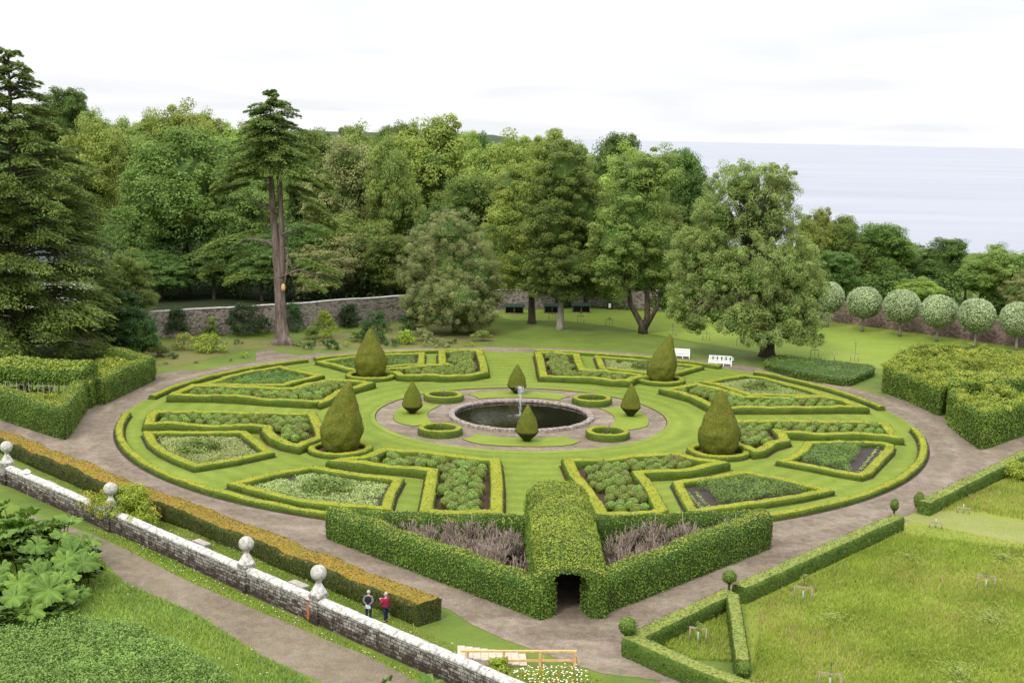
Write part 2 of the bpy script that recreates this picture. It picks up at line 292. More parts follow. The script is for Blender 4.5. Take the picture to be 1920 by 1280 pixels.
def lathe(mb,c,prof,seg=24,m=0,lean=(0,0),tint=.5,nz=0,mfun=None):
    V=[];F=[];mm=[]
    zt=prof[-1][1]
    for r,z in prof:
        k=max(0,z/zt); ox,oy=lean[0]*k**1.7,lean[1]*k**1.7
        for j in range(seg):
            t=2*PI*j/seg; q=1+(nz*noise.noise(Vector((math.cos(t)*2+c[0],math.sin(t)*2+c[1],z*1.3))) if nz else 0)
            V.append((c[0]+ox+r*q*math.cos(t),c[1]+oy+r*q*math.sin(t),c[2]+z))
    for i in range(len(prof)-1):
        for j in range(seg): F.append((i*seg+j,i*seg+(j+1)%seg,(i+1)*seg+(j+1)%seg,(i+1)*seg+j)); mm.append(mfun(prof[i][1]/zt) if mfun else m)
    F.append(tuple(range(seg))[::-1]); mm.append(mm[0]); F.append(tuple((len(prof)-1)*seg+j for j in range(seg))); mm.append(mm[-2])
    mb.add(V,F,mm,tint)
def sheet(name,poly,z,mat,kind='structure',loc=None):
    mb=MB(); mb.add([(x,y,z) for x,y in poly],[tuple(range(len(poly)))],0); o=mb.build(name,mat,smooth=False,loc=loc or (0,0,0)); 
    return tag(o,kind=kind)
def resample(P,step,closed):
    out=[];n=len(P); rngi=n if closed else n-1
    for i in range(rngi):
        a=Vector(P[i]);b=Vector(P[(i+1)%n]); k=max(1,int(round((b-a).length/step)))
        for j in range(k): out.append(a.lerp(b,j/k))
    if not closed: out.append(Vector(P[-1]))
    return out
def chaikin(P,closed,it=1,w=.22):
    for _ in range(it):
        Q=[];n=len(P)
        for i in range(n if closed else n-1):
            a=Vector(P[i]);b=Vector(P[(i+1)%n]); Q+= [a.lerp(b,w),a.lerp(b,1-w)]
        if not closed: Q=[Vector(P[0])]+Q+[Vector(P[-1])]
        P=Q
    return P
def sample_faces(V,F,n,rg):
    V=np.asarray(V,float); F=np.asarray(F); a,b,c,d=V[F[:,0]],V[F[:,1]],V[F[:,2]],V[F[:,3]]
    nr=np.cross(c-a,d-b); ar=np.linalg.norm(nr,axis=1)*.5; nr=nr/np.maximum(ar*2,1e-9)[:,None]
    n=int(n*ar.sum()); k=rg.choice(len(F),n,p=ar/ar.sum()); u=rg.random((n,1)); v=rg.random((n,1))
    P=(a[k]*(1-u)+b[k]*u)*(1-v)+(d[k]*(1-u)+c[k]*u)*v
    return P,nr[k],k
def hedge(mb,P,w,h,closed=False,step=.3,amp=.05,wav=.05,rounded=.12,mt=0,ms=1,card=None,z0=0.,seed=0,hf=None,nside=3,ntop=4):
    """sweep a clipped hedge along a polyline; card=(density,size,matTop,matSide,lift)"""
    pts=resample(P,step,closed); n=len(pts); sec=[]
    for k in range(nside+1): sec.append((-1,k/nside))
    for k in range(1,ntop): sec.append((-1+2*k/ntop,1))
    for k in range(nside+1): sec.append((1,1-k/nside))
    V=[];F=[];mm=[];K=len(sec); so=Vector((seed*13.7,seed*7.1,0))
    for i,p in enumerate(pts):
        a=pts[(i-1)%n] if (closed or i>0) else pts[0]; b=pts[(i+1)%n] if (closed or i<n-1) else pts[-1]
        d1=(p-a); d2=(b-p)
        if d1.length<1e-6: d1=d2
        if d2.length<1e-6: d2=d1
        d1=d1.normalized(); d2=d2.normalized(); t=(d1+d2).normalized() if (d1+d2).length>1e-4 else d2
        nrm=Vector((-t.y,t.x)); ml=1/max(.45,abs(nrm.dot(Vector((-d2.y,d2.x)))))
        hh=h*(1+ (wav/h)*(noise.noise(Vector((p.x*.35,p.y*.35,seed)))*1.6+noise.noise(Vector((p.x*1.1,p.y*1.1,seed+5)))*.8))
        if hf: hh=hf(i/(n-1),hh)
        for s,zz in sec:
            e=1.0
            if abs(s)==1 and zz==1: e=1-rounded/(w/2); zc=1-rounded*.6/h
            else: zc=zz
            if abs(s)==1 and zz==0: e=.93
            x=p.x+nrm.x*s*w/2*ml*e; y=p.y+nrm.y*s*w/2*ml*e; z=zc*hh
            q=Vector((x*1.7,y*1.7,z*1.7))+so; nz=noise.noise(q)*amp*1.5+noise.noise(q*2.7)*amp
            if abs(s)==1: x+=nrm.x*s*nz; y+=nrm.y*s*nz
            else: z+=nz
            V.append((x,y,z0+max(z,-.02)))
    cnt=n if closed else n-1
    for i in range(cnt):
        for k in range(K-1):
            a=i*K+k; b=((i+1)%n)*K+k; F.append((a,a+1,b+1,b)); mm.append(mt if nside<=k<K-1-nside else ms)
    F=np.array(F); mb.add(V,F,np.array(mm))
    if not closed:
        mb.add([V[k] for k in range(K)],[tuple(range(K))],ms); mb.add([V[(n-1)*K+k] for k in range(K)],[tuple(range(K))[::-1]],ms)
    if card:
        rg=np.random.default_rng(seed+100); den,size,lt,ls,lift=card
        PP,NN,kk=sample_faces(V,F,den,rg); NN=-NN if NN[np.argmax(PP[:,2])][2]<0 else NN
        isTop=NN[:,2]>.6; PP=PP+NN*rg.uniform(-.3,1,(len(PP),1))*lift; N2=NN+rg.normal(size=NN.shape)*.45
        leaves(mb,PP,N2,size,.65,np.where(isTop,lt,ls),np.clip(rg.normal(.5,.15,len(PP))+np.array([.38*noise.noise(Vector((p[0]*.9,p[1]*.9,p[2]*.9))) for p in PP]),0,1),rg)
        if not closed: # end caps
            for i0,sg in ((0,-1),(n-1,1)):
                c=np.mean(np.array(V[i0*K:(i0+1)*K]),0); d=(pts[1]-pts[0]) if i0==0 else (pts[-1]-pts[-2]); d=d.normalized()*sg
                m=int(den*w*h); t=Vector((-d.y,d.x)); p=pts[i0]
                u=rg.uniform(-.5,.5,m)*w; zz=rg.uniform(0,1,m)*h
                Q=np.stack([p.x+t.x*u+d.x*lift*.5,p.y+t.y*u+d.y*lift*.5,z0+zz],1); NQ=np.tile([d.x,d.y,.2],(m,1))+rg.normal(size=(m,3))*.5
                leaves(mb,Q,NQ,size,.65,ls,np.clip(rg.normal(.5,.25,m),0,1),rg)
    return V
def clumps(mb,cs,rad,npl,size,m=0,rg=None,up=.5,sq=.75,tv=.22,tb=.5,aspect=.62):
    """leaf clumps: cs (n,3) centres, rad scalar/array"""
    rg=rg or rng; cs=np.asarray(cs,float); n=len(cs); rad=np.full(n,rad) if np.isscalar(rad) else rad
    k=np.repeat(np.arange(n),npl); d=unit(rg.normal(size=(len(k),3))+np.array([0,0,.35])); rr=rad[k]*rg.uniform(.55,1.08,len(k))
    P=cs[k]+d*rr[:,None]*np.array([1,1,sq]); NN=d+np.array([0,0,up])+rg.normal(size=d.shape)*.45
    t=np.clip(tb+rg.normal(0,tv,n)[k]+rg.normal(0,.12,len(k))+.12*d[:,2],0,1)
    leaves(mb,P,NN,size,aspect,m,t,rg)
def crown(mb,blobs,ncl,npl,leaf,crad,m=0,core=1,seed=1,low=-.75,tv=.14,corek=.6,up=.5,sq=.66):
    """blobs (cx,cy,cz,rx,ry,rz): leafy clumps over the union of ellipsoids + dark inner core"""
    rg=np.random.default_rng(seed); B=np.array(blobs,float); A=(B[:,3]*B[:,4]+B[:,3]*B[:,5]+B[:,4]*B[:,5]); A/=A.sum(); C_=[];Rd=[]
    cnt=0; ncl=int(ncl*2.0); crad*=.80; leaf*=.72; npl=int(npl*1.35)
    while len(C_)<ncl and cnt<ncl*12:
        cnt+=1; i=rg.choice(len(B),p=A); d=rg.normal(size=3); d/=np.linalg.norm(d)
        if d[2]<low: continue
        p=B[i,:3]+B[i,3:]*d*(rg.uniform(.72,1.12)+.10*noise.noise(Vector(d*2.5)+Vector((i*3.,seed,0))))
        ins=False
        for j in range(len(B)):
            if j!=i and (((p-B[j,:3])/B[j,3:])**2).sum()<.62: ins=True;break
        if ins: continue
        C_.append(p); Rd.append(crad*rg.uniform(.45,1.5))
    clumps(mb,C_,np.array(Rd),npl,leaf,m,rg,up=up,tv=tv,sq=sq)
    for b in B: # leaves deeper inside
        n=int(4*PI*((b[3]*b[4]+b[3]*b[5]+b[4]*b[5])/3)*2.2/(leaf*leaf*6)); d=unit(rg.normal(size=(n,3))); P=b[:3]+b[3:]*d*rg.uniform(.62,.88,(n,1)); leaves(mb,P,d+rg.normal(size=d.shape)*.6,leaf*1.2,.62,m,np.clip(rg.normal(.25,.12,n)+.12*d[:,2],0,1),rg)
    if core is not None:
        for b in B: # rough inner mass
            V=[];F=[];seg,rings=12,8
            s0=MB(); sphere(s0,(0,0,0),1,0,seg,rings); Vs=s0.V[0]
            for v in Vs:
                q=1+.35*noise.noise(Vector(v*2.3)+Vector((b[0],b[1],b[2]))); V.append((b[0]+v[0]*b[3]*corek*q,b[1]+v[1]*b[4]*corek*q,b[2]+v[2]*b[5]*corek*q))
            for f in s0.F: mb.add(V,f,core) if f is s0.F[0] else mb.F.append(f+mb.n-len(V)) or mb.M.append(np.full(len(f),core))
# ---------------------------------------------------------------- terrain
def sst(t): t=min(1,max(0,t)); return t*t*(3-2*t)
def zg(x,y):
    A=np.interp(x,[-160,-110,-60,-20,30,80,140],[21,13,7,3,0,-.5,-1.0]); h=A*sst((y-203)/170.)
    if x<-60: h+=sst((y-360)/400)*3
    h-=sst((y-330)/100)*13*sst((x+40)/60)
    return h-.012
xs=np.unique(np.concatenate([np.linspace(-9000,-300,12),np.linspace(-300,-130,12),np.arange(-130,161,5),np.linspace(160,400,12),[450,600]]))
ys=np.unique(np.concatenate([[-300,-60,0,30,100,160,200],np.arange(200,460,6),np.linspace(460,1000,14),[1500,4000,9000]]))
V=[(x,y,zg(x,y)) for y in ys for x in xs]; nx=len(xs)
F=np.array([(j*nx+i,j*nx+i+1,(j+1)*nx+i+1,(j+1)*nx+i) for j in range(len(ys)-1) for i in range(nx-1)])
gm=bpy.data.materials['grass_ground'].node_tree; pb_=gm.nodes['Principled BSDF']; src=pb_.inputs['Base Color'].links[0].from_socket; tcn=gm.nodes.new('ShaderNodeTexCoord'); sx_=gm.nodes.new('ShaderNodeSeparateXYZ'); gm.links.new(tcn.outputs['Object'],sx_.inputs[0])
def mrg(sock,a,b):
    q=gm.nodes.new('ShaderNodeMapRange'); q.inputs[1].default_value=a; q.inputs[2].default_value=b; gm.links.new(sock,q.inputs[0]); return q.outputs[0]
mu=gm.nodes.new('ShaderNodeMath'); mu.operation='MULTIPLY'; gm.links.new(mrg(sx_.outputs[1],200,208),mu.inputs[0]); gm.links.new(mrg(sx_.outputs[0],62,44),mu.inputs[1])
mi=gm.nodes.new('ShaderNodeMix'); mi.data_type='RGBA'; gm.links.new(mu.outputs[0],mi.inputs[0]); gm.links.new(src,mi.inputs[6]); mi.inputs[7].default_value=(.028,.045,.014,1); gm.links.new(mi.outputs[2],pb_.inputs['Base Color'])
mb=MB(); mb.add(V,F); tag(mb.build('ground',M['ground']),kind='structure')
# sea
s=NM('sea_water'); mp=s.t.nodes.new('ShaderNodeMapping'); mp.inputs['Scale'].default_value=(.0015,.006,1); s.l(s.tc.outputs['Object'],mp.inputs[0])
n1=s.noise(1,5,.6,mp.outputs[0],dist=.5); n2=s.noise(.25,4,.6)
s.bump(n2,.35,.5); seam=s.fin(s.ramp(n1,[(.35,(.190,.205,.250)),(.65,(.25,.262,.305))]),.4,.35)
mb=MB(); D=17500; mb.add([(-9000,380,-11),(D,380,-11),(D,D,-11),(-9000,D,-11)],[(0,1,2,3)]); 
th=[-.62+i*1.5/40 for i in range(41)]
mb=MB(); Vv=[(D*math.sin(t-.3+.3)*1.0,D*math.cos(t),-11) for t in th]; Vv=[(math.sin(t)*250,math.cos(t)*250+0,-11) for t in th]+Vv
mb.add(Vv,np.array([(i,i+1,41+i+1,41+i) for i in range(40)])); o=mb.build('sea',seam,smooth=False); tag(o,kind='structure')
# ---------------------------------------------------------------- traced plan of the parterre (survey from the photo)
WN={'1':(260,680,5.0526),'2':(380,630,5.3333),'3':(580,640,5.3333),'4':(1000,640,5.3333),'5':(1230,680,4.174),'6':(1260,780,3.84),'7':(1030,830,4.8),'8':(560,830,4.571),'o5':(200,640,3.84),'a1':(400,800,3.2),'p':(0,0,1)}
def TR(s,z=0.):
    o=[];w='p'
    for k in s.split():
        if ',' in k: a_,b_=map(float,k.split(',')); x0,y0,q=WN[w]; o.append(G(x0+a_/q,y0+b_/q,z))
        else: w=k
    return o
def area(P): return .5*sum(P[i][0]*P[(i+1)%len(P)][1]-P[(i+1)%len(P)][0]*P[i][1] for i in range(len(P)))
def offs(P,d):
    n=len(P); sg=1 if area(P)>0 else -1; o=[]
    for i in range(n):
        a_=Vector(P[i-1]);b_=Vector(P[i]);c_=Vector(P[(i+1)%n]); d1=(b_-a_).normalized();d2=(c_-b_).normalized(); n1=Vector((d1.y,-d1.x))*sg;n2=Vector((d2.y,-d2.x))*sg
        m=(n1+n2); m=m.normalized() if m.length>1e-3 else n1; o.append(tuple(b_+m*d/max(.5,m.dot(n1))))
    return o
def inside(P,x,y):
    c_=False;n=len(P)
    for i in range(n):
        x1,y1=P[i][:2];x2,y2=P[(i+1)%n][:2]
        if (y1>y)!=(y2>y) and x<(x2-x1)*(y-y1)/(y2-y1)+x1: c_=not c_
    return c_
def pdist(P,x,y):
    q=Vector((x,y)); m=1e9;n=len(P)
    for i in range(n):
        a_=Vector(P[i][:2]);b_=Vector(P[(i+1)%n][:2]); t=max(0,min(1,(q-a_).dot(b_-a_)/max((b_-a_).length_squared,1e-9))); m=min(m,(q-a_.lerp(b_,t)).length)
    return m
def disc(name,cx,cy,r,z,mat,n=160,r0=0):
    P=[(cx+r*math.cos(2*PI*i/n),cy+r*math.sin(2*PI*i/n),z) for i in range(n)]; mb=MB()
    if r0: P+=[(cx+r0*math.cos(2*PI*i/n),cy+r0*math.sin(2*PI*i/n),z) for i in range(n)]; mb.add(P,[(i,(i+1)%n,n+(i+1)%n,n+i) for i in range(n)])
    else: mb.add(P,[tuple(range(n))])
    return tag(mb.build(name,mat,smooth=False,loc=(cx,cy,0)),kind='structure')
# --- ground sheets
g_=[G(*q) for q in [(-80,800),(-60,762),(130,812),(168,752),(289,703),(330,694)]]
ring=[(CX+41.6*math.cos(R(t)),CY+41.6*math.sin(R(t))) for t in np.linspace(150,18,50)]
g2=[G(*q) for q in [(1642,728),(1766,774),(1772,788),(1838,838),(1930,808),(2050,800),(2050,835),(1915,880),(1722,968),(1694,990),(1375,1130),(1170,1205),(1168,1230),(1410,1305),(1500,1420),(1150,1420),(1240,1275),(1130,1262),(1085,1248),(985,1212),(950,1200),(885,1170),(840,1140),(800,1135),(640,1065),(480,990),(300,935),(150,880),(0,830)]]
sheet('gravel_path',g_+ring+g2,.004,M['gravel'])
disc('parterre_lawn',CX,CY,37.9,.010,M['lawn'])
disc('gravel_circle',CX,CY,14.05,.016,M['gravel'])
sheet('meadow',[G(*q) for q in [(1390,1125),(1690,985),(1722,968),(1925,875),(2150,820),(2300,1000),(2300,1500),(1500,1500),(1420,1320),(1400,1262)]]+[],.0065,M['meadow'])
sheet('mown_strip',[G(*q) for q in [(1690,972),(1725,956),(1800,960),(1945,985),(2100,1010),(2100,1035),(1930,1020),(1800,995),(1740,985)]],.009,M['faint'])
sheet('verge',[G(*q) for q in [(-200,960),(-10,930),(1010,1330),(1050,1500),(-300,1500)]],.004,M['verge'])
sheet('terrace_path',[G(*q) for q in [(40,960),(168,1000),(234,1028),(351,1087),(480,1143),(534,1161),(602,1195),(689,1229),(746,1257),(830,1300),(760,1400),(700,1330),(612,1282),(535,1248),(483,1225),(391,1165),(332,1133),(234,1092),(176,1034),(60,1000)]],.010,M['track'])
sheet('back_lawn',[G(*q) for q in [(905,585),(1100,577),(1330,590),(1560,603),(1925,652),(2000,690),(1720,700),(1640,690),(1450,665),(1300,640),(1150,612),(1060,602),(960,600)]],.004,grassmat('back_lawn_turf',(.115,.165,.019),(.15,.205,.024),(.185,.235,.034),.05,3,.3))
sheet('planting_border',[G(*q) for q in [(290,690),(330,688),(420,665),(470,655),(520,650),(560,655),(700,652),(860,652),(930,640),(940,618),(880,612),(760,605),(640,622),(540,640),(430,636),(300,640),(270,660)]],.005,M['border'])
sheet('side_track',[G(*q) for q in [(480,660),(505,652),(520,660),(560,667),(600,660),(600,668),(520,682),(430,695),(340,715),(345,700),(420,688),(480,676)]],.009,M['gravel'])
# --- grass islands round the pool
for a0,nm in ((180,'W'),(91,'N'),(2,'E'),(-90,'S')):
    P=[(12.35,t) for t in np.linspace(-17,17,12)]+[(12.0,22),(11.3,28)]+[(10.4,26.5),(9.7,26.5),(9.1,28)]+[(9.1,t) for t in np.linspace(22,-22,10)]+[(9.1,-28),(9.7,-26.5),(10.4,-26.5),(11.3,-28),(12.0,-22)]
    Q=[(CX+r*math.cos(R(a0+t)),CY+r*math.sin(R(a0+t))) for r,t in P]
    mb=MB(); n=len(Q); mb.add([(x,y,.075) for x,y in Q]+[(x,y,.0) for x,y in offs(Q,.03)],[tuple(range(n))],0)
    mb.add([(x,y,.075) for x,y in Q]+[(x,y,.0) for x,y in offs(Q,.03)],[(i,n+i,n+(i+1)%n,(i+1)%n) for i in range(n)],1)
    tag(mb.build('grass_island',[M['island'],M['soil']],smooth=False),kind='structure')
# --- lawn edge lip round the gravel circle
mb=MB(); n=160; r1=14.1
mb.add([(CX+r*math.cos(2*PI*i/n),CY+r*math.sin(2*PI*i/n),z) for r,z in ((14.02,.0),(14.12,.09),(14.5,.012)) for i in range(n)],[(k*n+i,k*n+(i+1)%n,(k+1)*n+(i+1)%n,(k+1)*n+i) for k in range(2) for i in range(n)],[0]*n+[1]*n)
tag(mb.build('lawn_edge',[M['soil'],M['island']],smooth=False),kind='structure')
# ---------------------------------------------------------------- pool and fountain
pool=empty('round_pool',(CX,CY,0),'large round stone edged pool with dark water at the centre of the parterre','pool')
mb=MB(); rg=np.random.default_rng(3); nst=72
for i in range(nst):
    a0,a1=2*PI*i/nst+.003,2*PI*(i+1)/nst-.003; h=.31+rg.uniform(-.03,.03); ri=6.48+rg.uniform(-.04,.04); ro=7.06+rg.uniform(-.05,.05); K=3
    V=[];F=[]
    for k in range(K+1):
        t=a0+(a1-a0)*k/K
        for r,z in ((ro+.02,-.02),(ro,h-.05),(ro-.06,h),(ri+.05,h),(ri,h-.05),(ri,h-.22)): V.append((r*math.cos(t),r*math.sin(t),z))
    for k in range(K):
        for j in range(5): F.append((k*6+j,(k+1)*6+j,(k+1)*6+j+1,k*6+j+1))
    F+= [(0,1,2,3,4,5),tuple(K*6+j for j in range(6))[::-1]]
    mb.add(V,F)
mb.build('rim',M['rim'],pool,smooth=False)
mb=MB(); n=96; mb.add([(r*math.cos(2*PI*i/n),r*math.sin(2*PI*i/n),z) for r,z in ((6.56,.2),(6.5,-.9)) for i in range(n)],[(i,(i+1)%n,n+(i+1)%n,n+i) for i in range(n)]); mb.build('inner_wall',M['rimin'],pool)
# dark water with spreading ripples
s=NM('pool_water'); ln=s.t.nodes.new('ShaderNodeVectorMath'); ln.operation='DISTANCE'; s.l(s.tc.outputs['Object'],ln.inputs[0]); ln.inputs[1].default_value=(-.15,.1,0)
nz=s.noise(2.6,4,.6,dist=.4); fall=s.t.nodes.new('ShaderNodeMapRange'); s.l(ln.outputs['Value'],fall.inputs[0]); fall.inputs[1].default_value=.3; fall.inputs[2].default_value=5.6; fall.inputs[3].default_value=1; fall.inputs[4].default_value=.03
s.bump(s.math('MULTIPLY',nz,fall.outputs[0]),.5,.10); s.b.inputs['IOR'].default_value=1.33; s.b.inputs['Metallic'].default_value=0
wm=s.fin((.004,.003,.003,1),.02,.5)
disc('pool_water',CX,CY,6.54,.06,wm,96)
# water jet: stream, droplets
mb=MB(); rg=np.random.default_rng(5); jx,jy=CX-.10,CY+.2
tube(mb,[(jx,jy,.05),(jx,jy,1.0),(jx+.02,jy,2.0),(jx+.03,jy,2.75)],[.03,.025,.028,.015],6)
for i in range(420):
    if i<230: z=2.9-abs(rg.normal(0,.45)); r=.05+.20*abs(rg.normal())*max(.2,(z-1.2)/1.6)
    elif i<330: z=rg.uniform(.1,2.0); r=abs(rg.normal(0,.12))
    else: z=.07+abs(rg.normal(0,.05)); r=abs(rg.normal(0,.55))
    t=rg.uniform(0,2*PI); sphere(mb,(jx+r*math.cos(t),jy+r*math.sin(t),z),rg.uniform(.014,.034),0,5,4,1.5 if z>.3 else .5)
sj=NM('spray'); sj.b.inputs['Transmission Weight'].default_value=.5; o=mb.build('fountain_jet',sj.fin((.82,.85,.88,1),.25,.6)); tag(o,'thin white jet of water splashing up from the round pool','water jet')

# ---------------------------------------------------------------- hedged beds
BC=(26,.13,0,1,.03)
ML=[M['boxt'],M['boxs'],M['Lbox'],M['Lboxs']]
def bxcard(d=26,s=.13): return (d,s,2,3,.04)
DIRN={'L1':'left of the pool, near side','L2':'left of the pool, far side','L3':'behind the pool, left side','L4':'behind the pool, right side','L5':'right of the pool, far side','L6':'right of the pool, near side','L7':'before the pool, right side','L8':'before the pool, left side'}
LT={'L1':'1 100,562 120,480 160,452 500,450 1000,463 1400,475 1640,480 1690,560 1735,690 1510,768 1400,745 1290,700 1225,640 1215,590 1100,582 900,592 700,590 500,575 300,562',
'L2':'1 330,297 700,300 1000,315 1250,335 1450,345 1640,355 1730,350 2 1190,640 1300,590 1380,540 1500,500 1600,475 1660,458 1440,440 1300,425 1200,440 1050,475 900,515 600,505 200,495 1 520,207 430,240',
'L3':'3 1700,85 1720,150 1740,220 1750,300 1600,325 1350,335 1150,325 1000,330 930,325 880,300 740,290 780,268 1000,250 1200,235 1390,222 1330,200 1325,92 1500,80',
'L4':'4 50,105 75,200 90,290 105,333 300,340 600,355 800,380 940,385 1000,350 1130,342 1050,326 900,308 700,280 490,275 450,190 430,115 200,108',
'L5':'5 75,197 200,185 310,160 480,190 600,230 680,260 1000,265 1340,265 1480,290 1610,337 1400,335 1000,340 640,340 480,345 430,322 300,255',
'L6':'5 520,455 640,450 900,448 1300,455 1790,465 1840,530 1885,570 1600,548 1300,550 1100,535 1020,530 960,522 985,545 1010,590 900,620 820,670 780,675 700,640 640,625 580,610',
'L7':'7 170,148 230,280 330,400 430,540 480,635 960,615 1010,590 930,440 860,330 800,252 1100,240 1300,220 1450,190 1540,170 1480,160 1350,140 1180,90 1080,85 800,110 600,135 400,145',
'L8':'8 350,140 600,100 700,65 740,48 1000,65 1300,95 1500,120 1680,130 1690,200 1700,350 1695,588 1400,580 1090,568 1120,400 1150,225 900,195 600,170 400,145'}
# clipped box balls: six shapes shared by all
BALLM=[]
for v in range(6):
    rg=np.random.default_rng(40+v); mb=MB(); r=.43; cz=.47
    sphere(mb,(0,0,cz),r*.9,0,14,9,1.0,nz=.12,nf=1.6)
    n=620; d=unit(rg.normal(size=(n,3))+[0,0,.25]); q=np.array([1+.10*noise.noise(Vector(k*1.7)+Vector((v*3,0,0))) for k in d])
    P=np.array([0,0,cz])+d*(r*q*rg.uniform(.9,1.04,n))[:,None]; P[:,2]=np.maximum(P[:,2],.06)
    br=np.array([noise.noise(Vector(k*1.3)+Vector((9+v*5,2,0))) for k in d]) > (.22 if v in(1,4) else .5)
    leaves(mb,P,d+rg.normal(size=d.shape)*.5,.085,.6,np.where(br,2,1),np.clip(rg.normal(.5,.13,n)+.12*d[:,2],0,1),rg)
    tube(mb,[(0,0,-.02),(0,0,.3)],.05,5,3)
    o=mb.build('box_ball',[M['ballc'],M['Lball'],M['Lballb'],M['bark']]); BALLM.append(o.data); bpy.data.objects.remove(o)
balls=[]
LHEDGE={}
for k,s_ in LT.items():
    P=TR(s_,.72); w=1.05; 
    inn=offs(P,-.52)
    sheet('soil',offs(P,.70),.018,M['soil'])  # bed soil; its rim past the hedge also paints the base shadow line
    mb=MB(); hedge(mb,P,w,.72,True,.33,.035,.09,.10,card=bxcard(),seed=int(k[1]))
    o=mb.build('box_hedge',ML); tag(o,'tall box hedge round the L-shaped ball bed '+DIRN[k],'hedge','hedges round the L-shaped ball beds'); LHEDGE[k]=P
    xs_=[p[0] for p in P]; ys_=[p[1] for p in P]; sp=1.10; rg=random.Random(k); ang=R(2 if k in('L3','L4','L7','L8') else 0)
    row=0; y=min(ys_)
    while y<max(ys_):
        x=min(xs_)+(.5*sp if row%2 else 0)
        while x<max(xs_):
            xx=x+rg.uniform(-.13,.13); yy=y+rg.uniform(-.13,.13)
            if inside(P,xx,yy) and pdist(P,xx,yy)>.52+.46: balls.append((k,xx,yy,rg.uniform(.86,1.1),rg.uniform(0,6.28),rg.randrange(6)))
            x+=sp
        y+=sp*.88; row+=1
print('balls',len(balls))
balls.sort(key=lambda b:b[1]**2+b[2]**2)
for i,(k,x,y,sc,rz,v) in enumerate(balls[:300]):
    o=bpy.data.objects.new('box_ball',BALLM[v]); COL.objects.link(o); o.location=(x,y,0); o.scale=(sc,sc,sc*random.uniform(.85,1.12)); o.rotation_euler=(0,0,rz)
    tag(o,('patchy brown' if v in(1,4) else 'small green')+' box ball in the L-shaped bed '+DIRN[k],'box ball','box balls in the bed '+DIRN[k])
if len(balls)>300:
    mb=MB(); mats=None
    for (k,x,y,sc,rz,v) in balls[300:]:
        me=BALLM[v]; n=len(me.vertices); V=np.empty(n*3,np.float32); me.vertices.foreach_get('co',V); V=V.reshape(-1,3)*sc
        c_,s__=math.cos(rz),math.sin(rz); V=np.stack([V[:,0]*c_-V[:,1]*s__+x,V[:,0]*s__+V[:,1]*c_+y,V[:,2]],1)
        tn=np.empty(n,np.float32); me.attributes['tint'].data.foreach_get('value',tn)
        mb.add(V,[tuple(p.vertices) for p in me.polygons],[p.material_index for p in me.polygons],tn)
    tag(mb.build('box_ball_rows',[M['ballc'],M['Lball'],M['Lballb'],M['bark']]),'rows of small round box balls filling the far beds behind the pool','box balls',kind='stuff')

TT={'T1':'p 277,809.6 368,809 456,808.6 504,846.2 440,860 369.3,871.3 335,858 309.4,845.7 287,829','T2':'1 640,196 850,125 1100,70 2 770,298 980,350 1170,388 980,430 800,482 400,480 0,474',
'T3':'3 110,195 350,160 480,140 760,125 1125,113 1115,218 770,240 640,258 500,285 430,275 200,215','T4':'4 645,145 690,258 900,275 1140,310 1330,338 1420,310 1660,243 1430,215 1150,185 900,165',
'T5':'5 380,145 690,92 830,110 1000,155 1200,210 1320,253 1000,248 740,245 600,200 480,160','T6':'6 800,315 870,290 950,240 985,185 1180,178 1500,185 1570,200 1560,240 1480,320 1400,400 1350,415 1200,390 1000,350',
'T7':'6 40,470 540,398 800,450 1110,525 900,570 600,615 150,675','T8':'a1 130,335 350,280 590,235 700,255 900,290 1110,310 1060,400 8 750,550 300,520 a1 550,440 350,395'}
TD={'T1':'at the near left edge','T2':'at the far left edge','T3':'at the back left','T4':'at the back right','T5':'at the far right edge','T6':'at the near right edge','T7':'right of the hornbeam arch','T8':'left of the hornbeam arch'}
def cent(P): return (sum(p[0] for p in P)/len(P),sum(p[1] for p in P)/len(P))
def fill(P,marg,sp,rg,j=.4):
    xs_=[p[0] for p in P]; ys_=[p[1] for p in P]; o=[]
    for x in np.arange(min(xs_),max(xs_),sp):
        for y in np.arange(min(ys_),max(ys_),sp):
            xx,yy=x+rg.uniform(-j,j)*sp,y+rg.uniform(-j,j)*sp
            if inside(P,xx,yy) and pdist(P,xx,yy)>marg: o.append((xx,yy))
    return o
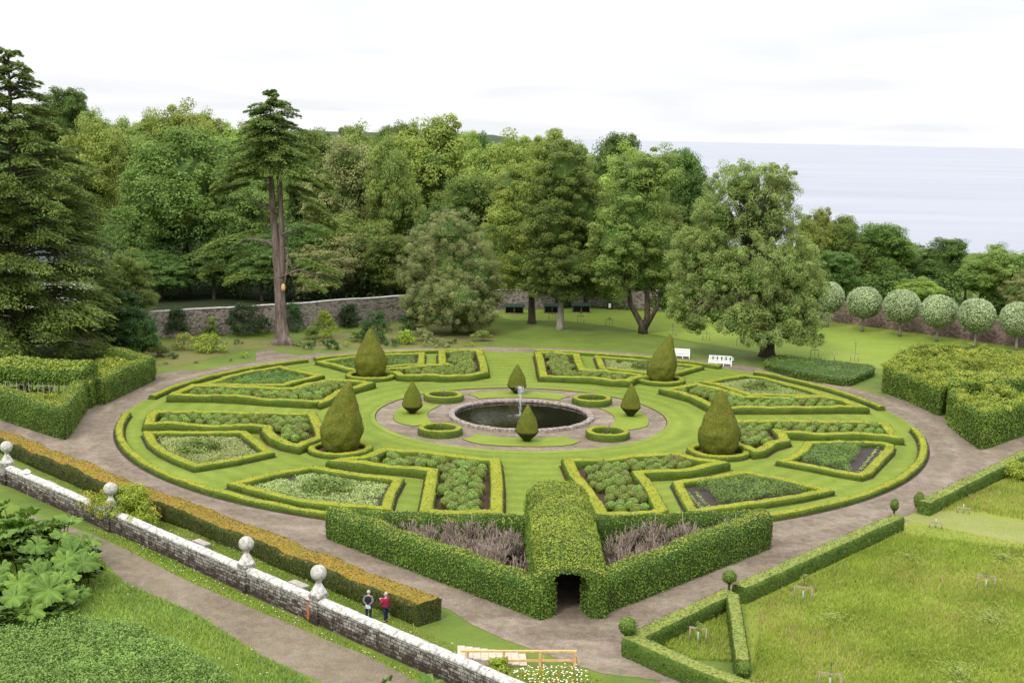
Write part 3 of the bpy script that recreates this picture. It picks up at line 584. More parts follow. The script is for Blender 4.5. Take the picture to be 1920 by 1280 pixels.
for k,s_ in TT.items():
    P=TR(s_,.48); i=int(k[1]); rg=np.random.default_rng(60+i)
    sheet('soil',offs(P,.60),.018,M['soild'])  # soil reaches outside the hedge, doubling as a dark shadow line at its foot
    mb=MB(); hedge(mb,P,.9,.5,True,.33,.03,.04,.10,card=bxcard(),seed=20+i)
    tag(mb.build('box_hedge',ML),'low box hedge round the wedge-shaped bed '+TD[k],'hedge','hedges round the wedge-shaped beds')
    c=cent(P)
    if k in('T1','T4','T5','T8'):
        mb=MB(); pts=np.array(fill(P,.8,.24,rg)); keep=[(x,y) for x,y in pts if noise.noise(Vector((x*.5,y*.5,i)))>-.5]
        cs=np.array([(x,y,.14+.10*noise.noise(Vector((x,y,0)))) for x,y in keep]); clumps(mb,cs,.24,16,.12,0,rg,tv=.2,tb=.6)
        tag(mb.build('pale_ground_cover',M['Lpale']),'pale ground cover in the wedge-shaped bed '+TD[k],'ground cover',kind='stuff')
        mb=MB(); n=70; a_=rg.uniform(0,6.28,n); rr=np.sqrt(rg.random(n))*(1.9 if k!='T4' else 1.5); cs=np.stack([c[0]+rr*np.cos(a_),c[1]+rr*np.sin(a_),.15+.75*np.clip(1-(rr/2.1)**2,0,1)*rg.uniform(.6,1.1,n)],1)
        clumps(mb,cs,.36,34,.17,0,rg,tb=.45)
        for _ in range(14):
            t=rg.uniform(0,6.28); tube(mb,[(c[0],c[1],0),(c[0]+.9*math.cos(t),c[1]+.9*math.sin(t),.7)],.02,4,1)
        tag(mb.build('flowering_bush',[M['Lpeony'],M['bark']],loc=(c[0],c[1],0)),'spreading leafy bush amid the wedge bed '+TD[k],'bush','bushes in the pale beds')
    else:
        mb=MB(); pts=fill(P,1.0,.62,rg,.3)
        if k in('T6','T7'): # a bare strip with a dotted row stays open
            q=[Vector(G(1618,886)),Vector(G(1655,838))] if k=='T6' else [Vector(G(1300,925)),Vector(G(1335,965))]
            pts=[p for p in pts if (Vector(p)-q[0].lerp(q[1],max(0,min(1,(Vector(p)-q[0]).dot(q[1]-q[0])/(q[1]-q[0]).length_squared)))).length>(1.5 if k=='T6' else 1.0)]
        hh=.16 if k in('T2','T3') else .46
        cs=np.array([(x,y,hh+.2*abs(noise.noise(Vector((x*.6,y*.6,3))))*rg.uniform(.6,1.5)) for x,y in pts]); clumps(mb,cs,.42*rg.uniform(.8,1.2,len(cs)),120,.11,0,rg,tb=.45,sq=.9)
        tag(mb.build('perennial_planting',M['Lper']),'dark green perennials filling the wedge-shaped bed '+TD[k],'plants',kind='stuff')
        if k in('T6','T7'):
            mb=MB(); rows=[(q[0].lerp(q[1],t/13)+Vector((o_,0))) for t in range(14) for o_ in ((-.35,.35) if k=='T6' else (-.4,.2))]
            clumps(mb,[(p.x+rg.uniform(-.08,.08),p.y+rg.uniform(-.08,.08),.07) for p in rows],.17,26,.10,0,rg,tb=.7)
            tag(mb.build('edging_plants',M['Lpale']),'rows of small pale plants in the wedge bed '+TD[k],'bedding plants',kind='stuff')
# ---------------------------------------------------------------- outer ring hedges
def arcp(a0,a1,r): n=max(4,int(abs(a1-a0)/1.2)); return [(CX+r*math.cos(R(t)),CY+r*math.sin(R(t))) for t in np.linspace(a0,a1,n)]
def angp(px,py,z=0): x,y=G(px,py,z); return math.degrees(math.atan2(y-CY,x-CX))
arcs=[(angp(266,740,.45),angp(569,670,.45),'long curved box hedge edging the path at the far left of the parterre'),(angp(583,668,.45),angp(905,654,.45),'curved box hedge edging the back path left of the far grass walk'),
(angp(1003,654,.45),angp(1337,688,.45),'curved box hedge edging the back path in front of the white benches'),(angp(1422,694,.45),angp(1663,762,.45),'curved box hedge edging the path at the far right of the parterre'),
(angp(1710,800,.45),angp(1462,965,.45)-17,'long curved box hedge edging the path at the near right of the parterre'),(angp(236,772,.45)-360 if angp(236,772,.45)>0 else angp(236,772,.45),angp(601,960,.45)+17,'long curved box hedge edging the path at the near left of the parterre')]
for i,(a0,a1,lb) in enumerate(arcs):
    if i in(4,5) :
        pass
    q_=arcp(a0,a1,37.9)+arcp(a0,a1,36.82)[::-1]; sheet('soil',q_,.019,M['soild'])  # lawn-edge dirt strip, also standing in for the hedge's base shadow line
    mb=MB(); hedge(mb,arcp(a0,a1,37.35),.74,.46,False,.35,.035,.05,.10,card=bxcard(),seed=50+i)
    tag(mb.build('box_hedge',ML),lb,'hedge','curved hedges round the edge of the parterre')
# ---------------------------------------------------------------- topiary
def yewtear(px,py,ht,rm,lean,lb,seed):
    x,y=G(px,py); mb=MB(); ks=[(0,.62),(.03,.72),(.08,.84),(.16,.95),(.25,1),(.35,.985),(.45,.91),(.55,.79),(.65,.64),(.74,.50),(.82,.38),(.89,.27),(.94,.19),(.975,.11),(1,.03)]
    K=[]; 
    for t in np.linspace(0,1,44): K.append((rm*float(np.interp(t,[a for a,_ in ks],[b for _,b in ks])),ht*t))
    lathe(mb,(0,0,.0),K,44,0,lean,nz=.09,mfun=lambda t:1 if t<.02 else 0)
    V=mb.V[0]; F=np.array([f for f in mb.F[0] if len(f)==4]) if mb.F[0].shape[1]==4 else mb.F[1]
    rg=np.random.default_rng(seed); PP,NN,_=sample_faces(V,F,130,rg); PP=PP+NN*rg.uniform(-.02,.05,(len(PP),1))
    leaves(mb,PP,NN+rg.normal(size=NN.shape)*.5,.10,.5,2,np.clip(rg.normal(.4,.25,len(PP)),0,1),rg)
    if seed in(81,83): # small rusty dead patches
        for (tz,an) in (((.62,-1.0),) if seed==81 else ((.68,-1.0),(.57,-.95))):
            r=rm*float(np.interp(tz,[a for a,_ in ks],[b for _,b in ks])); p=np.array([lean[0]*tz**1.7+r*math.cos(an),lean[1]*tz**1.7+r*math.sin(an),ht*tz]); Q=p+rg.normal(0,.09,(26,3))
            leaves(mb,Q,np.tile([math.cos(an),math.sin(an),.3],(26,1))+rg.normal(0,.4,(26,3)),.10,.5,3,.5,rg)
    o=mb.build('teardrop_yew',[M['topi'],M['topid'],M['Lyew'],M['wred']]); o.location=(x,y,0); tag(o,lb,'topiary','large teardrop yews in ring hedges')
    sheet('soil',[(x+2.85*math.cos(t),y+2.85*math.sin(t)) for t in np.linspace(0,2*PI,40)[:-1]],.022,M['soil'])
    mb=MB(); hedge(mb,[(x+2.42*math.cos(t),y+2.42*math.sin(t)) for t in np.linspace(0,2*PI,36)[:-1]],.72,.46,True,.3,.03,.04,.09,card=bxcard(),seed=seed+9)
    tag(mb.build('ring_hedge',ML),'low round box hedge encircling the '+lb.split(' standing')[0].split(' leaning')[0].split(' with')[0],'hedge','ring hedges round the teardrop yews')
yewtear(695,708,5.5,1.78,(-.1,0),'large teardrop yew at the back left standing in a ring hedge',80)
yewtear(638,846,6.15,1.78,(.75,0),'large teardrop yew at the front left leaning to the right, standing in a ring hedge',81)
yewtear(1238,716,5.35,1.62,(.98,0),'large teardrop yew at the back right with its tip bent over, in a ring hedge',82)
yewtear(1347,851,5.7,1.78,(-.02,0),'large upright teardrop yew at the front right standing in a ring hedge',83)
def smallyew(px,py,ht,rm,lb,seed,wl=.24):
    x,y=G(px,py); mb=MB(); ks=[(0,.30),(.05,.36),(wl-.02,.95),(wl,1.0),(wl+.05,1.0),(.4,.93),(.55,.78),(.7,.58),(.82,.39),(.91,.24),(.97,.12),(1,.04)]
    K=[(rm*float(np.interp(t,[a for a,_ in ks],[b for _,b in ks])),ht*t) for t in np.linspace(0,1,34)]
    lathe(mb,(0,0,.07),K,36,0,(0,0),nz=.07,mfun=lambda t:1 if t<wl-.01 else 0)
    V=mb.V[0]; F=mb.F[0] if mb.F[0].shape[1]==4 else mb.F[1]; mq=mb.M[0]
    rg=np.random.default_rng(seed); PP,NN,kk=sample_faces(V,F,150,rg); lowp=PP[:,2]<.07+ht*wl
    leaves(mb,PP+NN*.02,NN+rg.normal(size=NN.shape)*.5,.075,.5,np.where(lowp,3,2),np.clip(rg.normal(.45,.25,len(PP)),0,1),rg)
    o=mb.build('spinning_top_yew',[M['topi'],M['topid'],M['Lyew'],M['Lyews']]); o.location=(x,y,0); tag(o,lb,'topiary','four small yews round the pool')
smallyew(773,776,3.15,1.0,'small spinning-top shaped yew on the grass wedge left of the pool',90)
smallyew(1182,781,3.2,.98,'small spinning-top shaped yew on the grass wedge right of the pool',91,.27)
smallyew(969,738,3.1,1.0,'small spinning-top shaped yew on the grass wedge behind the pool',92)
smallyew(988,828,3.3,1.02,'small spinning-top shaped yew on the grass wedge in front of the pool',93,.26)
for i,(px,py,d) in enumerate([(832,738,'behind and left of the pool'),(1110,744.4,'behind and right of the pool'),(825.3,800,'in front and left of the pool'),(1139.4,806.5,'in front and right of the pool')]):
    x,y=G(px,py,.68); mb=MB(); hedge(mb,[(x+1.72*math.cos(t),y+1.72*math.sin(t)) for t in np.linspace(0,2*PI,32)[:-1]],.62,.70,True,.25,.025,.02,.08,card=(34,.12,2,3,.04),seed=95+i)
    tag(mb.build('round_box_hedge',ML),'small round box hedge on the gravel '+d,'hedge','four round hedges on the pool gravel')
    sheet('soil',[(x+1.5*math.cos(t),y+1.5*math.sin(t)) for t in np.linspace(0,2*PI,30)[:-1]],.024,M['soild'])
    rg=np.random.default_rng(i); mb=MB(); a_=rg.uniform(0,6.28,60); rr=np.sqrt(rg.random(60))*1.3; clumps(mb,np.stack([x+rr*np.cos(a_),y+rr*np.sin(a_),.1+0*rr],1),.12,14,.09,0,rg,tb=.7)
    tag(mb.build('bedding_plants',M['Lpale']),'small pale plants inside the round hedge '+d,'plants',kind='stuff')
    mb=MB()
    for j in range(16):
        t=rg.uniform(0,6.28); q=rg.uniform(.1,.5); tube(mb,[(x,y,0),(x+q*.4*math.cos(t),y+q*.4*math.sin(t),.8),(x+q*math.cos(t+.3),y+q*math.sin(t+.3),rg.uniform(1.1,1.6))],[.018,.012,.006],4)
    tag(mb.build('bare_shrub',M['twig'],loc=(x,y,0)),'thin bare twiggy shrub inside the round hedge '+d,'shrub','twiggy shrubs inside the round hedges')
# ---------------------------------------------------------------- hornbeam enclosures
HM=[M['horn'],M['horn'],M['Lhornt'],M['Lhorns'],M['boxs']]
def hcard(d=75,s=.19): return (d*2.1,s*.62,2,3,.15)
def hornh(name,P,w,h,lb,cat,group=None,closed=False,seed=0,hf=None,card=None,parent=None,amp=.07):
    mb=MB(); hedge(mb,P,w,h,closed,.35,amp,.12,.18,0,1,card or hcard(),seed=seed,hf=hf,nside=5); o=mb.build(name,HM,parent); return tag(o,lb,cat,group) if not parent else o
A_=Vector(G(603,1013)); B_=Vector(G(1036,1166)); C_=Vector(G(1098,1159)); D_=Vector(G(1463,1028))
def inset(a,b,d): t=(b-a).normalized(); return Vector((-t.y,t.x))*d
nL=inset(A_,B_,.75); nR=inset(C_,D_,.75)
hl=2.05; bl0=Vector(G(612,951,hl)); bl1=Vector(G(985,961,hl)); br0=Vector(G(1128,962,2.35)); br1=Vector(G(1452,950,2.35))
tx0,ty0=(B_.x+C_.x)/2,(B_.y+C_.y)/2+.2
hornh('hornbeam_hedge',[tuple(A_+nL+Vector((.2,.3))),tuple(B_+nL+Vector((-.75,.12)))],1.3,hl,'long leafy hornbeam hedge running left from the arch along the front path','hedge',seed=110)
hornh('hornbeam_hedge',[tuple(C_+nR+Vector((.75,.12))),tuple(D_+nR+Vector((-.6,-.2)))],1.3,2.4,'long leafy hornbeam hedge running right from the arch along the front path','hedge',seed=111,hf=lambda t,h:h*(.9+.1*min(1,t*2.5)))
hornh('hornbeam_hedge',[tuple(bl0+Vector((.6,-.4))),tuple(bl1+Vector((.5,-.4)))],.9,hl-.1,'thin hornbeam hedge closing the back of the left twiggy enclosure','hedge',seed=112,card=(75,.14,2,3,.1))
hornh('hornbeam_hedge',[tuple(br0+Vector((-.7,-.4))),tuple(br1+Vector((-.7,-.4)))],.9,2.25,'thin hornbeam hedge closing the back of the right twiggy enclosure','hedge',seed=113,card=(75,.14,2,3,.1))
# arch tunnel: profile with an opening, swept from the front door to the parterre
def tunnel(x0,y0,x1,y1,wo,ho,wi,hi,name,lb,seed,den=190,legs=True,ntr=0,fr=.76):
    t=empty(name,(x0,y0,0),lb,'tunnel'); d=Vector((x1-x0,y1-y0)); Ln=d.length; d.normalize(); nn=Vector((-d.y,d.x))
    out_=[(-wo/2,0),(-wo/2,.3*ho),(-wo/2,.6*ho),(-wo/2*.94,.80*ho),(-wo/2*.72,.94*ho),(-wo/2*.4,ho),(0,1.02*ho),(wo/2*.4,ho),(wo/2*.72,.94*ho),(wo/2*.94,.80*ho),(wo/2,.6*ho),(wo/2,.3*ho),(wo/2,0)]
    in_=[(-wi/2,0),(-wi/2,.25*hi),(-wi/2,.5*hi),(-wi/2,.75*hi),(-wi/2*.8,.93*hi),(-wi/2*.4,hi),(0,1.02*hi),(wi/2*.4,hi),(wi/2*.8,.93*hi),(wi/2,.75*hi),(wi/2,.5*hi),(wi/2,.25*hi),(wi/2,0)]
    n=int(Ln/.4); V=[];F=[];K=13
    for prof,off in ((out_,0),(in_,1)):
        for i in range(n+1):
            s_=Ln*i/n
            for (u,z) in prof:
                x=d.x*s_+nn.x*u*-1; y=d.y*s_+nn.y*u*-1; q=noise.noise(Vector((x+seed,y,z)))*.14+noise.noise(Vector((x*2.3,y*2.3,z*2.3+seed)))*.08
                q*=1 if off==0 else .4
                if off==0 and z>0: e_=min(1,s_/2.8); z*=fr+(1-fr)*e_*e_*(3-2*e_)
                L2=math.hypot(u,z-ho*.4) or 1
                V.append((x-nn.x*u/L2*q,y-nn.y*u/L2*q,max(0,z+(z-ho*.4)/L2*q) if z>0 else -.02))
    b1=(n+1)*K
    for i in range(n):
        for k in range(K-1):
            F.append((i*K+k,i*K+k+1,(i+1)*K+k+1,(i+1)*K+k)); F.append((b1+i*K+k,b1+(i+1)*K+k,b1+(i+1)*K+k+1,b1+i*K+k+1))
    for i in (0,n):
        for k in range(K-1): F.append((i*K+k,b1+i*K+k,b1+i*K+k+1,i*K+k+1) if i==0 else (i*K+k,i*K+k+1,b1+i*K+k+1,b1+i*K+k))
    F=np.array(F); mb=MB(); mb.add(V,F,0); rg=np.random.default_rng(seed); PP,NN,kk=sample_faces(V,F,den,rg)
    c0=np.array([d.x*Ln/2,d.y*Ln/2,ho*.4]); 
    # orient outwards
    rel=PP-c0; ax=np.array([d.x,d.y,0]); rel2=rel-np.outer(rel@ax,ax); endf=np.abs(NN@ax)>.6; rel2[endf]=np.outer(np.sign(rel[endf]@ax),ax); sg=np.sign((NN*rel2).sum(1)); NN=NN*sg[:,None]
    PP=PP+NN*rg.uniform(-.02,.16,(len(PP),1)); leaves(mb,PP,NN+rg.normal(size=NN.shape)*.5,.12,.62,np.where(NN[:,2]>.55,2,3),np.clip(rg.normal(.5,.15,len(PP))+np.array([.38*noise.noise(Vector((p[0]*.9,p[1]*.9,p[2]*.9))) for p in PP]),0,1),rg)
    mb.build('canopy',HM,t); return t
tax=Vector(((G(1045,905,3.6)[0]),G(1045,905,3.6)[1]))
tunnel(tx0,ty0+.15,tax.x,tax.y,4.15,3.7,2.1,2.6,'hornbeam_arch','domed hornbeam arch tunnel over the central path with a dark doorway',120)
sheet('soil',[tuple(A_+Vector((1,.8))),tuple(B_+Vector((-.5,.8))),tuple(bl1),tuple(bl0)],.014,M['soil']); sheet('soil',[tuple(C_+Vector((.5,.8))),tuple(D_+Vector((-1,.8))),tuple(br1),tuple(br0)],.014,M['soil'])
# bare pruned shrubs
TW=[]
for v in range(4):
    rg=random.Random(v+5); mb=MB()
    for j in range(30):
        t=rg.uniform(0,6.28); sp_=rg.uniform(.1,1.0); hz=rg.uniform(1.3,2.5)*(1-.25*sp_); p0=Vector((rg.uniform(-.18,.18),rg.uniform(-.18,.18),0)); p1=Vector((math.cos(t)*sp_*.45,math.sin(t)*sp_*.45,hz*.5)); p2=Vector((math.cos(t+.2)*sp_,math.sin(t+.2)*sp_,hz))
        tube(mb,[p0,p1,p2],[.045,.034,.02],4)
        for _ in range(4):
            q=p1.lerp(p2,rg.uniform(.1,.8)); e=q+Vector((rg.uniform(-.32,.32),rg.uniform(-.32,.32),rg.uniform(.15,.45))); tube(mb,[q,e],[.02,.011],4)
    rgn=np.random.default_rng(v); a_=rgn.uniform(0,6.28,40); P=np.stack([np.cos(a_)*.7*rgn.random(40),np.sin(a_)*.7*rgn.random(40),rgn.uniform(.1,1.7,40)],1); leaves(mb,P,rgn.normal(size=(40,3)),.12,.6,1,.6,rgn)
    o=mb.build('pruned_shrub',[M['twig'],M['Lhorns']]); TW.append(o.data); bpy.data.objects.remove(o)
def twigs(poly,n,side,seed,marg=1.0,scz=1.):
    rg=random.Random(seed); got=[]; xs_=[p[0] for p in poly]; ys_=[p[1] for p in poly]; tr=0
    while len(got)<n and tr<4000:
        tr+=1; x=rg.uniform(min(xs_),max(xs_)); y=rg.uniform(min(ys_),max(ys_))
        if inside(poly,x,y) and pdist(poly,x,y)>marg and all(math.hypot(x-a,y-b)> 1.1 for a,b in got): got.append((x,y))
    for x,y in got:
        o=bpy.data.objects.new('pruned_shrub',TW[rg.randrange(4)]); COL.objects.link(o); o.location=(x,y,0); q=rg.uniform(.8,1.15); o.scale=(q,q,q*rg.uniform(.8,1.05)*scz); o.rotation_euler=(0,0,rg.uniform(0,6.28))
        tag(o,'bare pruned shrub of grey-brown stems in the enclosure '+side,'shrub','pruned shrubs '+side)
twigs([tuple(A_+Vector((.5,.8))),tuple(B_+Vector((-.8,1.2))),tuple(bl1),tuple(bl0)],30,'left of the hornbeam arch',1,.8); twigs([tuple(C_+Vector((.8,1.2))),tuple(D_+Vector((-.5,.5))),tuple(br1),tuple(br0)],26,'right of the hornbeam arch',2,.8)
# left enclosures
a1=Vector(G(128,822)); a0=Vector(G(-60,766)); a2=Vector(G(166,764)); h=2.75
hornh('hornbeam_hedge',[tuple(a0+Vector((0,.8))),tuple(a1+Vector((-.9,.9))),tuple(a2+Vector((-.8,.2)))],1.5,h,'tall leafy hornbeam hedge turning a corner by the left path, nearest the yew hedge','hedge',seed=130,card=hcard(60,.22))
b0=Vector(G(180,762)); b1=Vector(G(288,714)); b2=Vector(G(200,690,0))
hornh('hornbeam_hedge',[tuple(b0+Vector((-.2,1))),tuple(b1+Vector((-.7,.3))),tuple(b1+Vector((-6,5.5)))],1.5,2.6,'leafy hornbeam hedge behind the left tunnel, curving along the left path','hedge',seed=131,card=hcard(60,.22))
mb=MB(); P=[tuple(a0+Vector((0,1.2))),tuple(a1+Vector((-1.6,1.6))),tuple(a2+Vector((-1.4,0))),tuple(a0+Vector((0,7)))]; rg=np.random.default_rng(4)
pts=fill(P,.1,.9,rg); clumps(mb,[(x,y,.75+.9*rg.random()) for x,y in pts],.6,60,.24,0,rg,sq=.5); tag(mb.build('enclosure_shrubs',[M['Lhornt']]),'rough leafy shrub tops filling the enclosure in front of the left tunnel','shrubs',kind='stuff')
mb=MB(); P=[tuple(b0+Vector((-.5,2.2))),tuple(b1+Vector((-1.5,1.0))),tuple(b1+Vector((-6.5,5.0))),tuple(b0+Vector((-4,5)))]; pts=fill(P,.1,.9,rg); clumps(mb,[(x,y,1.5+.5*rg.random()) for x,y in pts],.75,70,.24,0,rg,sq=.5); tag(mb.build('enclosure_shrubs',[M['Lhornt']]),'rough leafy shrub tops filling the enclosure behind the left tunnel','shrubs',kind='stuff')
tl=empty('hornbeam_tunnel',(a2.x,a2.y,0),'long clipped hornbeam tunnel on thin bare trunks leading off the parterre to the left','tunnel')
mb=MB(); tp=[(0,1.6,0),(-16,1.6,0)]; rel=[(-.3,1.6),(-17,2.2)]
hedge(mb,rel,4.2,1.9,False,.4,.10,.15,.6,0,1,(70,.24,2,3,.2),z0=2.25,seed=140,nside=4); 
P_=[]; rgx=np.random.default_rng(9); under=np.stack([rgx.uniform(-17,-.3,900),rgx.uniform(-.5,3.8,900),rgx.uniform(2.1,2.5,900)],1); leaves(mb,under,rgx.normal(size=(900,3)),.24,.6,3,.35,rgx)
mb.build('canopy',HM,tl)
for j in range(26):
    for yy in (-.35,3.6):
        if yy>0 and j%2: continue
        mb=MB(); x=-.5-j*.62; q=random.uniform(-.12,.12); tube(mb,[(x,yy,0),(x+q,yy+.05,1.2),(x+q*2,yy,2.5)],[.06,.05,.045],5); tube(mb,[(x+q,yy,1.2),(x+q+.3,yy,2.4)],[.03,.02],4); mb.build('trunk',M['barkg'],tl)
mb=MB(); hedge(mb,[(-.2,-.45),(-.2,.75)],1.2,2.6,False,.3,.06,.1,.15,0,1,(70,.22,2,3,.1),seed=141); hedge(mb,[(.35,2.7),(.35,3.8)],1.2,2.6,False,.3,.06,.1,.15,0,1,(70,.22,2,3,.1),seed=142); mb.build('end_wall',HM,tl)
# right enclosures
def block(poly,h,lb,seed,name='hornbeam_block',cat='hedge',card=100,rough=.5,mt='Lhornt',ms='Lhorns',hf=None,lsize=.17,topn=1.0,group=None,crad=.55,core='horn',deep=False):
    n=len(poly); mb=MB(); Q=chaikin(poly,True,1,.12); Q=[tuple(q) for q in resample(Q,.8,True)]; n=len(Q); lv=[0,.25,.5,.75,.93,1]; V=[]
    if area(Q)<0: Q=Q[::-1]
    hh=lambda x,y:h*(1 if hf is None else hf(x,y))
    for f in lv:
        for i,(x,y) in enumerate(offs(Q,-.12 if f<1 else -.35)): 
            q=noise.noise(Vector((x,y,f*3+seed)))*.15; V.append((x+q,y+q,hh(x,y)*f*.97))
    F=[(k*n+i,k*n+(i+1)%n,(k+1)*n+(i+1)%n,(k+1)*n+i) for k in range(len(lv)-1) for i in range(n)]
    mb.add(V,F,0); iq=[(x,y,hh(x,y)*.94) for x,y in offs(Q,-.5)]+[(x,y,hh(x,y)*(.94 if not deep else .5)) for x,y in offs(Q,-1.15)]; mb.add(V[-n:]+iq,[(k*n+i,k*n+(i+1)%n,(k+1)*n+(i+1)%n,(k+1)*n+i) for k in range(2) for i in range(n)]+[tuple(range(2*n,3*n))],0); rg=np.random.default_rng(seed)
    PP,NN,_=sample_faces(V,F,card,rg); PP=PP+NN*rg.uniform(0,.15,(len(PP),1)); leaves(mb,PP,NN+rg.normal(size=NN.shape)*.5,lsize,.62,2,np.clip(rg.normal(.5,.15,len(PP))+np.array([.38*noise.noise(Vector((p[0]*.9,p[1]*.9,p[2]*.9))) for p in PP]),0,1),rg)
    pts=fill(Q,.15,crad*topn*1.25,rg); cs=[(x,y,hh(x,y)*(1 if (not deep or pdist(Q,x,y)<1.3) else 1-.42*max(0,min(1,1.6*noise.noise(Vector((x*.28,y*.28,seed+9)))+.45)))-.25+rough*(noise.noise(Vector((x*.45,y*.45,seed)))+.25*rg.normal())) for x,y in pts]; clumps(mb,cs,crad*rg.uniform(.8,1.2,len(cs)),int(55*(crad/.55)**2*(.22/lsize)**2),lsize,1,rg,sq=.6)
    o=mb.build(name,[M[core],M[mt],M[ms]]); return tag(o,lb,cat,group)
q1=[G(1646,737)]; rb=[G(1648,735),G(1700,752),G(1762,782)]
rbt=[G(1782,722,2.75),G(2000,700,2.75),G(2010,668,2.75),G(1925,660,2.75),G(1840,650,2.75),G(1735,643,2.75),G(1690,655,2.75)]
block(rb+rbt,2.75,'big flat-topped hornbeam block beside the path at the far right, farther of the two',150,rough=.8,deep=True)
rf=[G(1773,795),G(1800,818),G(1838,846),G(1930,814),G(2010,790),G(2010,745,0),G(1870,745,0),G(1790,765)]
block(rf,3.3,'tall hornbeam block with a sharp corner on the right path, nearer of the two',151,rough=.7,deep=True)
block([G(1772,789),G(1778,770),G(2010,750),G(2010,775)],3.9,'high hornbeam tunnel top running right between the two hornbeam blocks',152,rough=.35)
# ---------------------------------------------------------------- yew hedge
YC=[G(x,y,1.3) for x,y in [(-60,788),(30,822),(100,852),(150,872),(215,900),(300,930),(380,957),(432,980),(483,996),(525,1016),(586,1039),(638,1061),(689,1082),(747,1102),(805,1126)]]
mb=MB(); hedge(mb,YC,1.75,1.32,False,.3,.05,.16,.12,0,1,(75,.13,2,3,.05),seed=160,nside=5,ntop=6)
tag(mb.build('yew_hedge',[M['yewt'],M['yews'],M['Lyewt'],M['Lyews']]),'long dark yew hedge with rusty orange top running beside the stone wall','hedge')
# ---------------------------------------------------------------- low hedges at the right
LM=[M['lowt'],M['lows'],M['Llowt'],M['Llow']]
def low(s_,lb,seed,w=1.0,h=1.05): 
    mb=MB(); hedge(mb,[G(x,y,h) for x,y in s_],w,h,False,.3,.03,.04,.06,0,1,(70,.13,2,3,.05),seed=seed,nside=4); tag(mb.build('low_hedge',LM),lb,'hedge','clipped hedges round the meadow')
low([(1178,1190),(1260,1225),(1330,1254),(1403,1281),(1500,1325)],'low hedge running from the near ball bush to the bottom picture edge',170)
low([(1186,1192),(1290,1142),(1366,1106)],'clipped low hedge between the two front ball bushes, edging the path',171)
low([(1374,1111),(1383,1170),(1393,1236)],'clipped low hedge running down from the middle ball bush to the bottom ball bush',172,.75)
low([(1387,1097),(1540,1029),(1684.6,965)],'long low hedge from the middle ball bush to the meadow gap',173)
low([(1733,939),(1830,892),(1919,849),(2020,802)],'clipped low hedge at the right edge of the picture beyond the gap',174)
def ballbush(px,py,r,lb,zc,seed,sq=1.):
    # ball on a short stem rooted in the hedge
    x,y=G(px,py,zc); mb=MB(); sphere(mb,(0,0,zc),r*.88,0,16,11,sq,nz=.12); rg=np.random.default_rng(seed); n=700; d=unit(rg.normal(size=(n,3))); P=np.array([0,0,zc])+d*r*rg.uniform(.86,1.06,(n,1))*np.array([1,1,sq])
    leaves(mb,P,d+rg.normal(size=d.shape)*.5,.10,.6,1,np.clip(rg.normal(.4,.2,n)+.25*d[:,2],0,1),rg); tube(mb,[(0,0,0),(0,0,zc)],.07,6,2)
    o=mb.build('ball_bush',[M['ballc'],M['Lhorns'],M['bark']]); o.location=(x,y,0); tag(o,lb,'topiary ball')
ballbush(1177.5,1173,.50,'round ball bush at the near corner of the low hedge, leftmost of the ball bushes',1.52,1)
ballbush(1368,1081,.42,'round ball bush at the hedge junction in the middle of the right path edge',1.62,2)
ballbush(1395,1253,.42,'round ball bush at the bottom end of the short hedge',1.10,3)
ballbush(1677.5,946,.30,'small ragged upright bush on the hedge end left of the meadow gap',1.6,4,1.5)
ballbush(1724,938,.42,'ragged dark bush at the hedge end right of the meadow gap',.85,5,1.6)
# ---------------------------------------------------------------- stone wall with ball finials
WB=[(-60,877),(9,908),(133,957),(203,995),(336,1047),(441,1102),(594,1171),(725,1233),(792,1259),(1000,1360)]
w0=Vector(G(*WB[1])); w1=Vector(G(*WB[-2])); wd=(w1-w0).normalized(); wn=Vector((-wd.y,wd.x)); wang=math.atan2(wd.y,wd.x)
if wn.y<0: wn=-wn
wall=empty('stone_wall',(w0.x,w0.y,0),'old lichened stone wall with four ball finials running beside the lower path','wall',rz=wang)
def wl(px,py,z=0): q=Vector(G(px,py,z))-w0; return q.dot(wd)
Ls,Le=-9.,(w1-w0).length+14; mb=MB(); rg=np.random.default_rng(8)
n=int((Le-Ls)/.25); V=[];F=[]
for i in range(n+1):
    x=Ls+(Le-Ls)*i/n
    for (y,z) in ((-.02,-.05),(-.01,.3),(0,.65),(0,1.0),(.0,1.26)): V.append((x,y+noise.noise(Vector((x*1.8,z*4,0)))*.035,z))
    for (y,z) in ((.52,1.26),(.52,.6),(.53,-.05)): V.append((x,y,z))
for i in range(n):
    for k in range(7): F.append((i*8+k,(i+1)*8+k,(i+1)*8+k+1,i*8+k+1))
mb.add(V,F); mb.build('masonry',M['wallst'],wall)
mb=MB(); V=[];F=[]; sec=[(-.07,1.25),(-.09,1.34),(-.02,1.42),(.14,1.50),(.26,1.53),(.38,1.50),(.54,1.42),(.61,1.34),(.59,1.25)]; K=len(sec); x=Ls
while x<Le:
    l=rg.uniform(.8,1.3); dz=rg.uniform(-.015,.015)
    m=4; V=[(x+.01+(l-.02)*j/m,y+noise.noise(Vector((x+j,y*3,z*3)))*.03,z+dz+noise.noise(Vector((x*2+j,y*4,1)))*.035) for j in range(m+1) for y,z in sec]
    mb.add(V,[(j*K+k,(j+1)*K+k,(j+1)*K+k+1,j*K+k+1) for j in range(m) for k in range(K-1)]+[tuple(range(K)),tuple(m*K+k for k in range(K))[::-1]]); x+=l
mb.build('coping',M['coping'],wall)
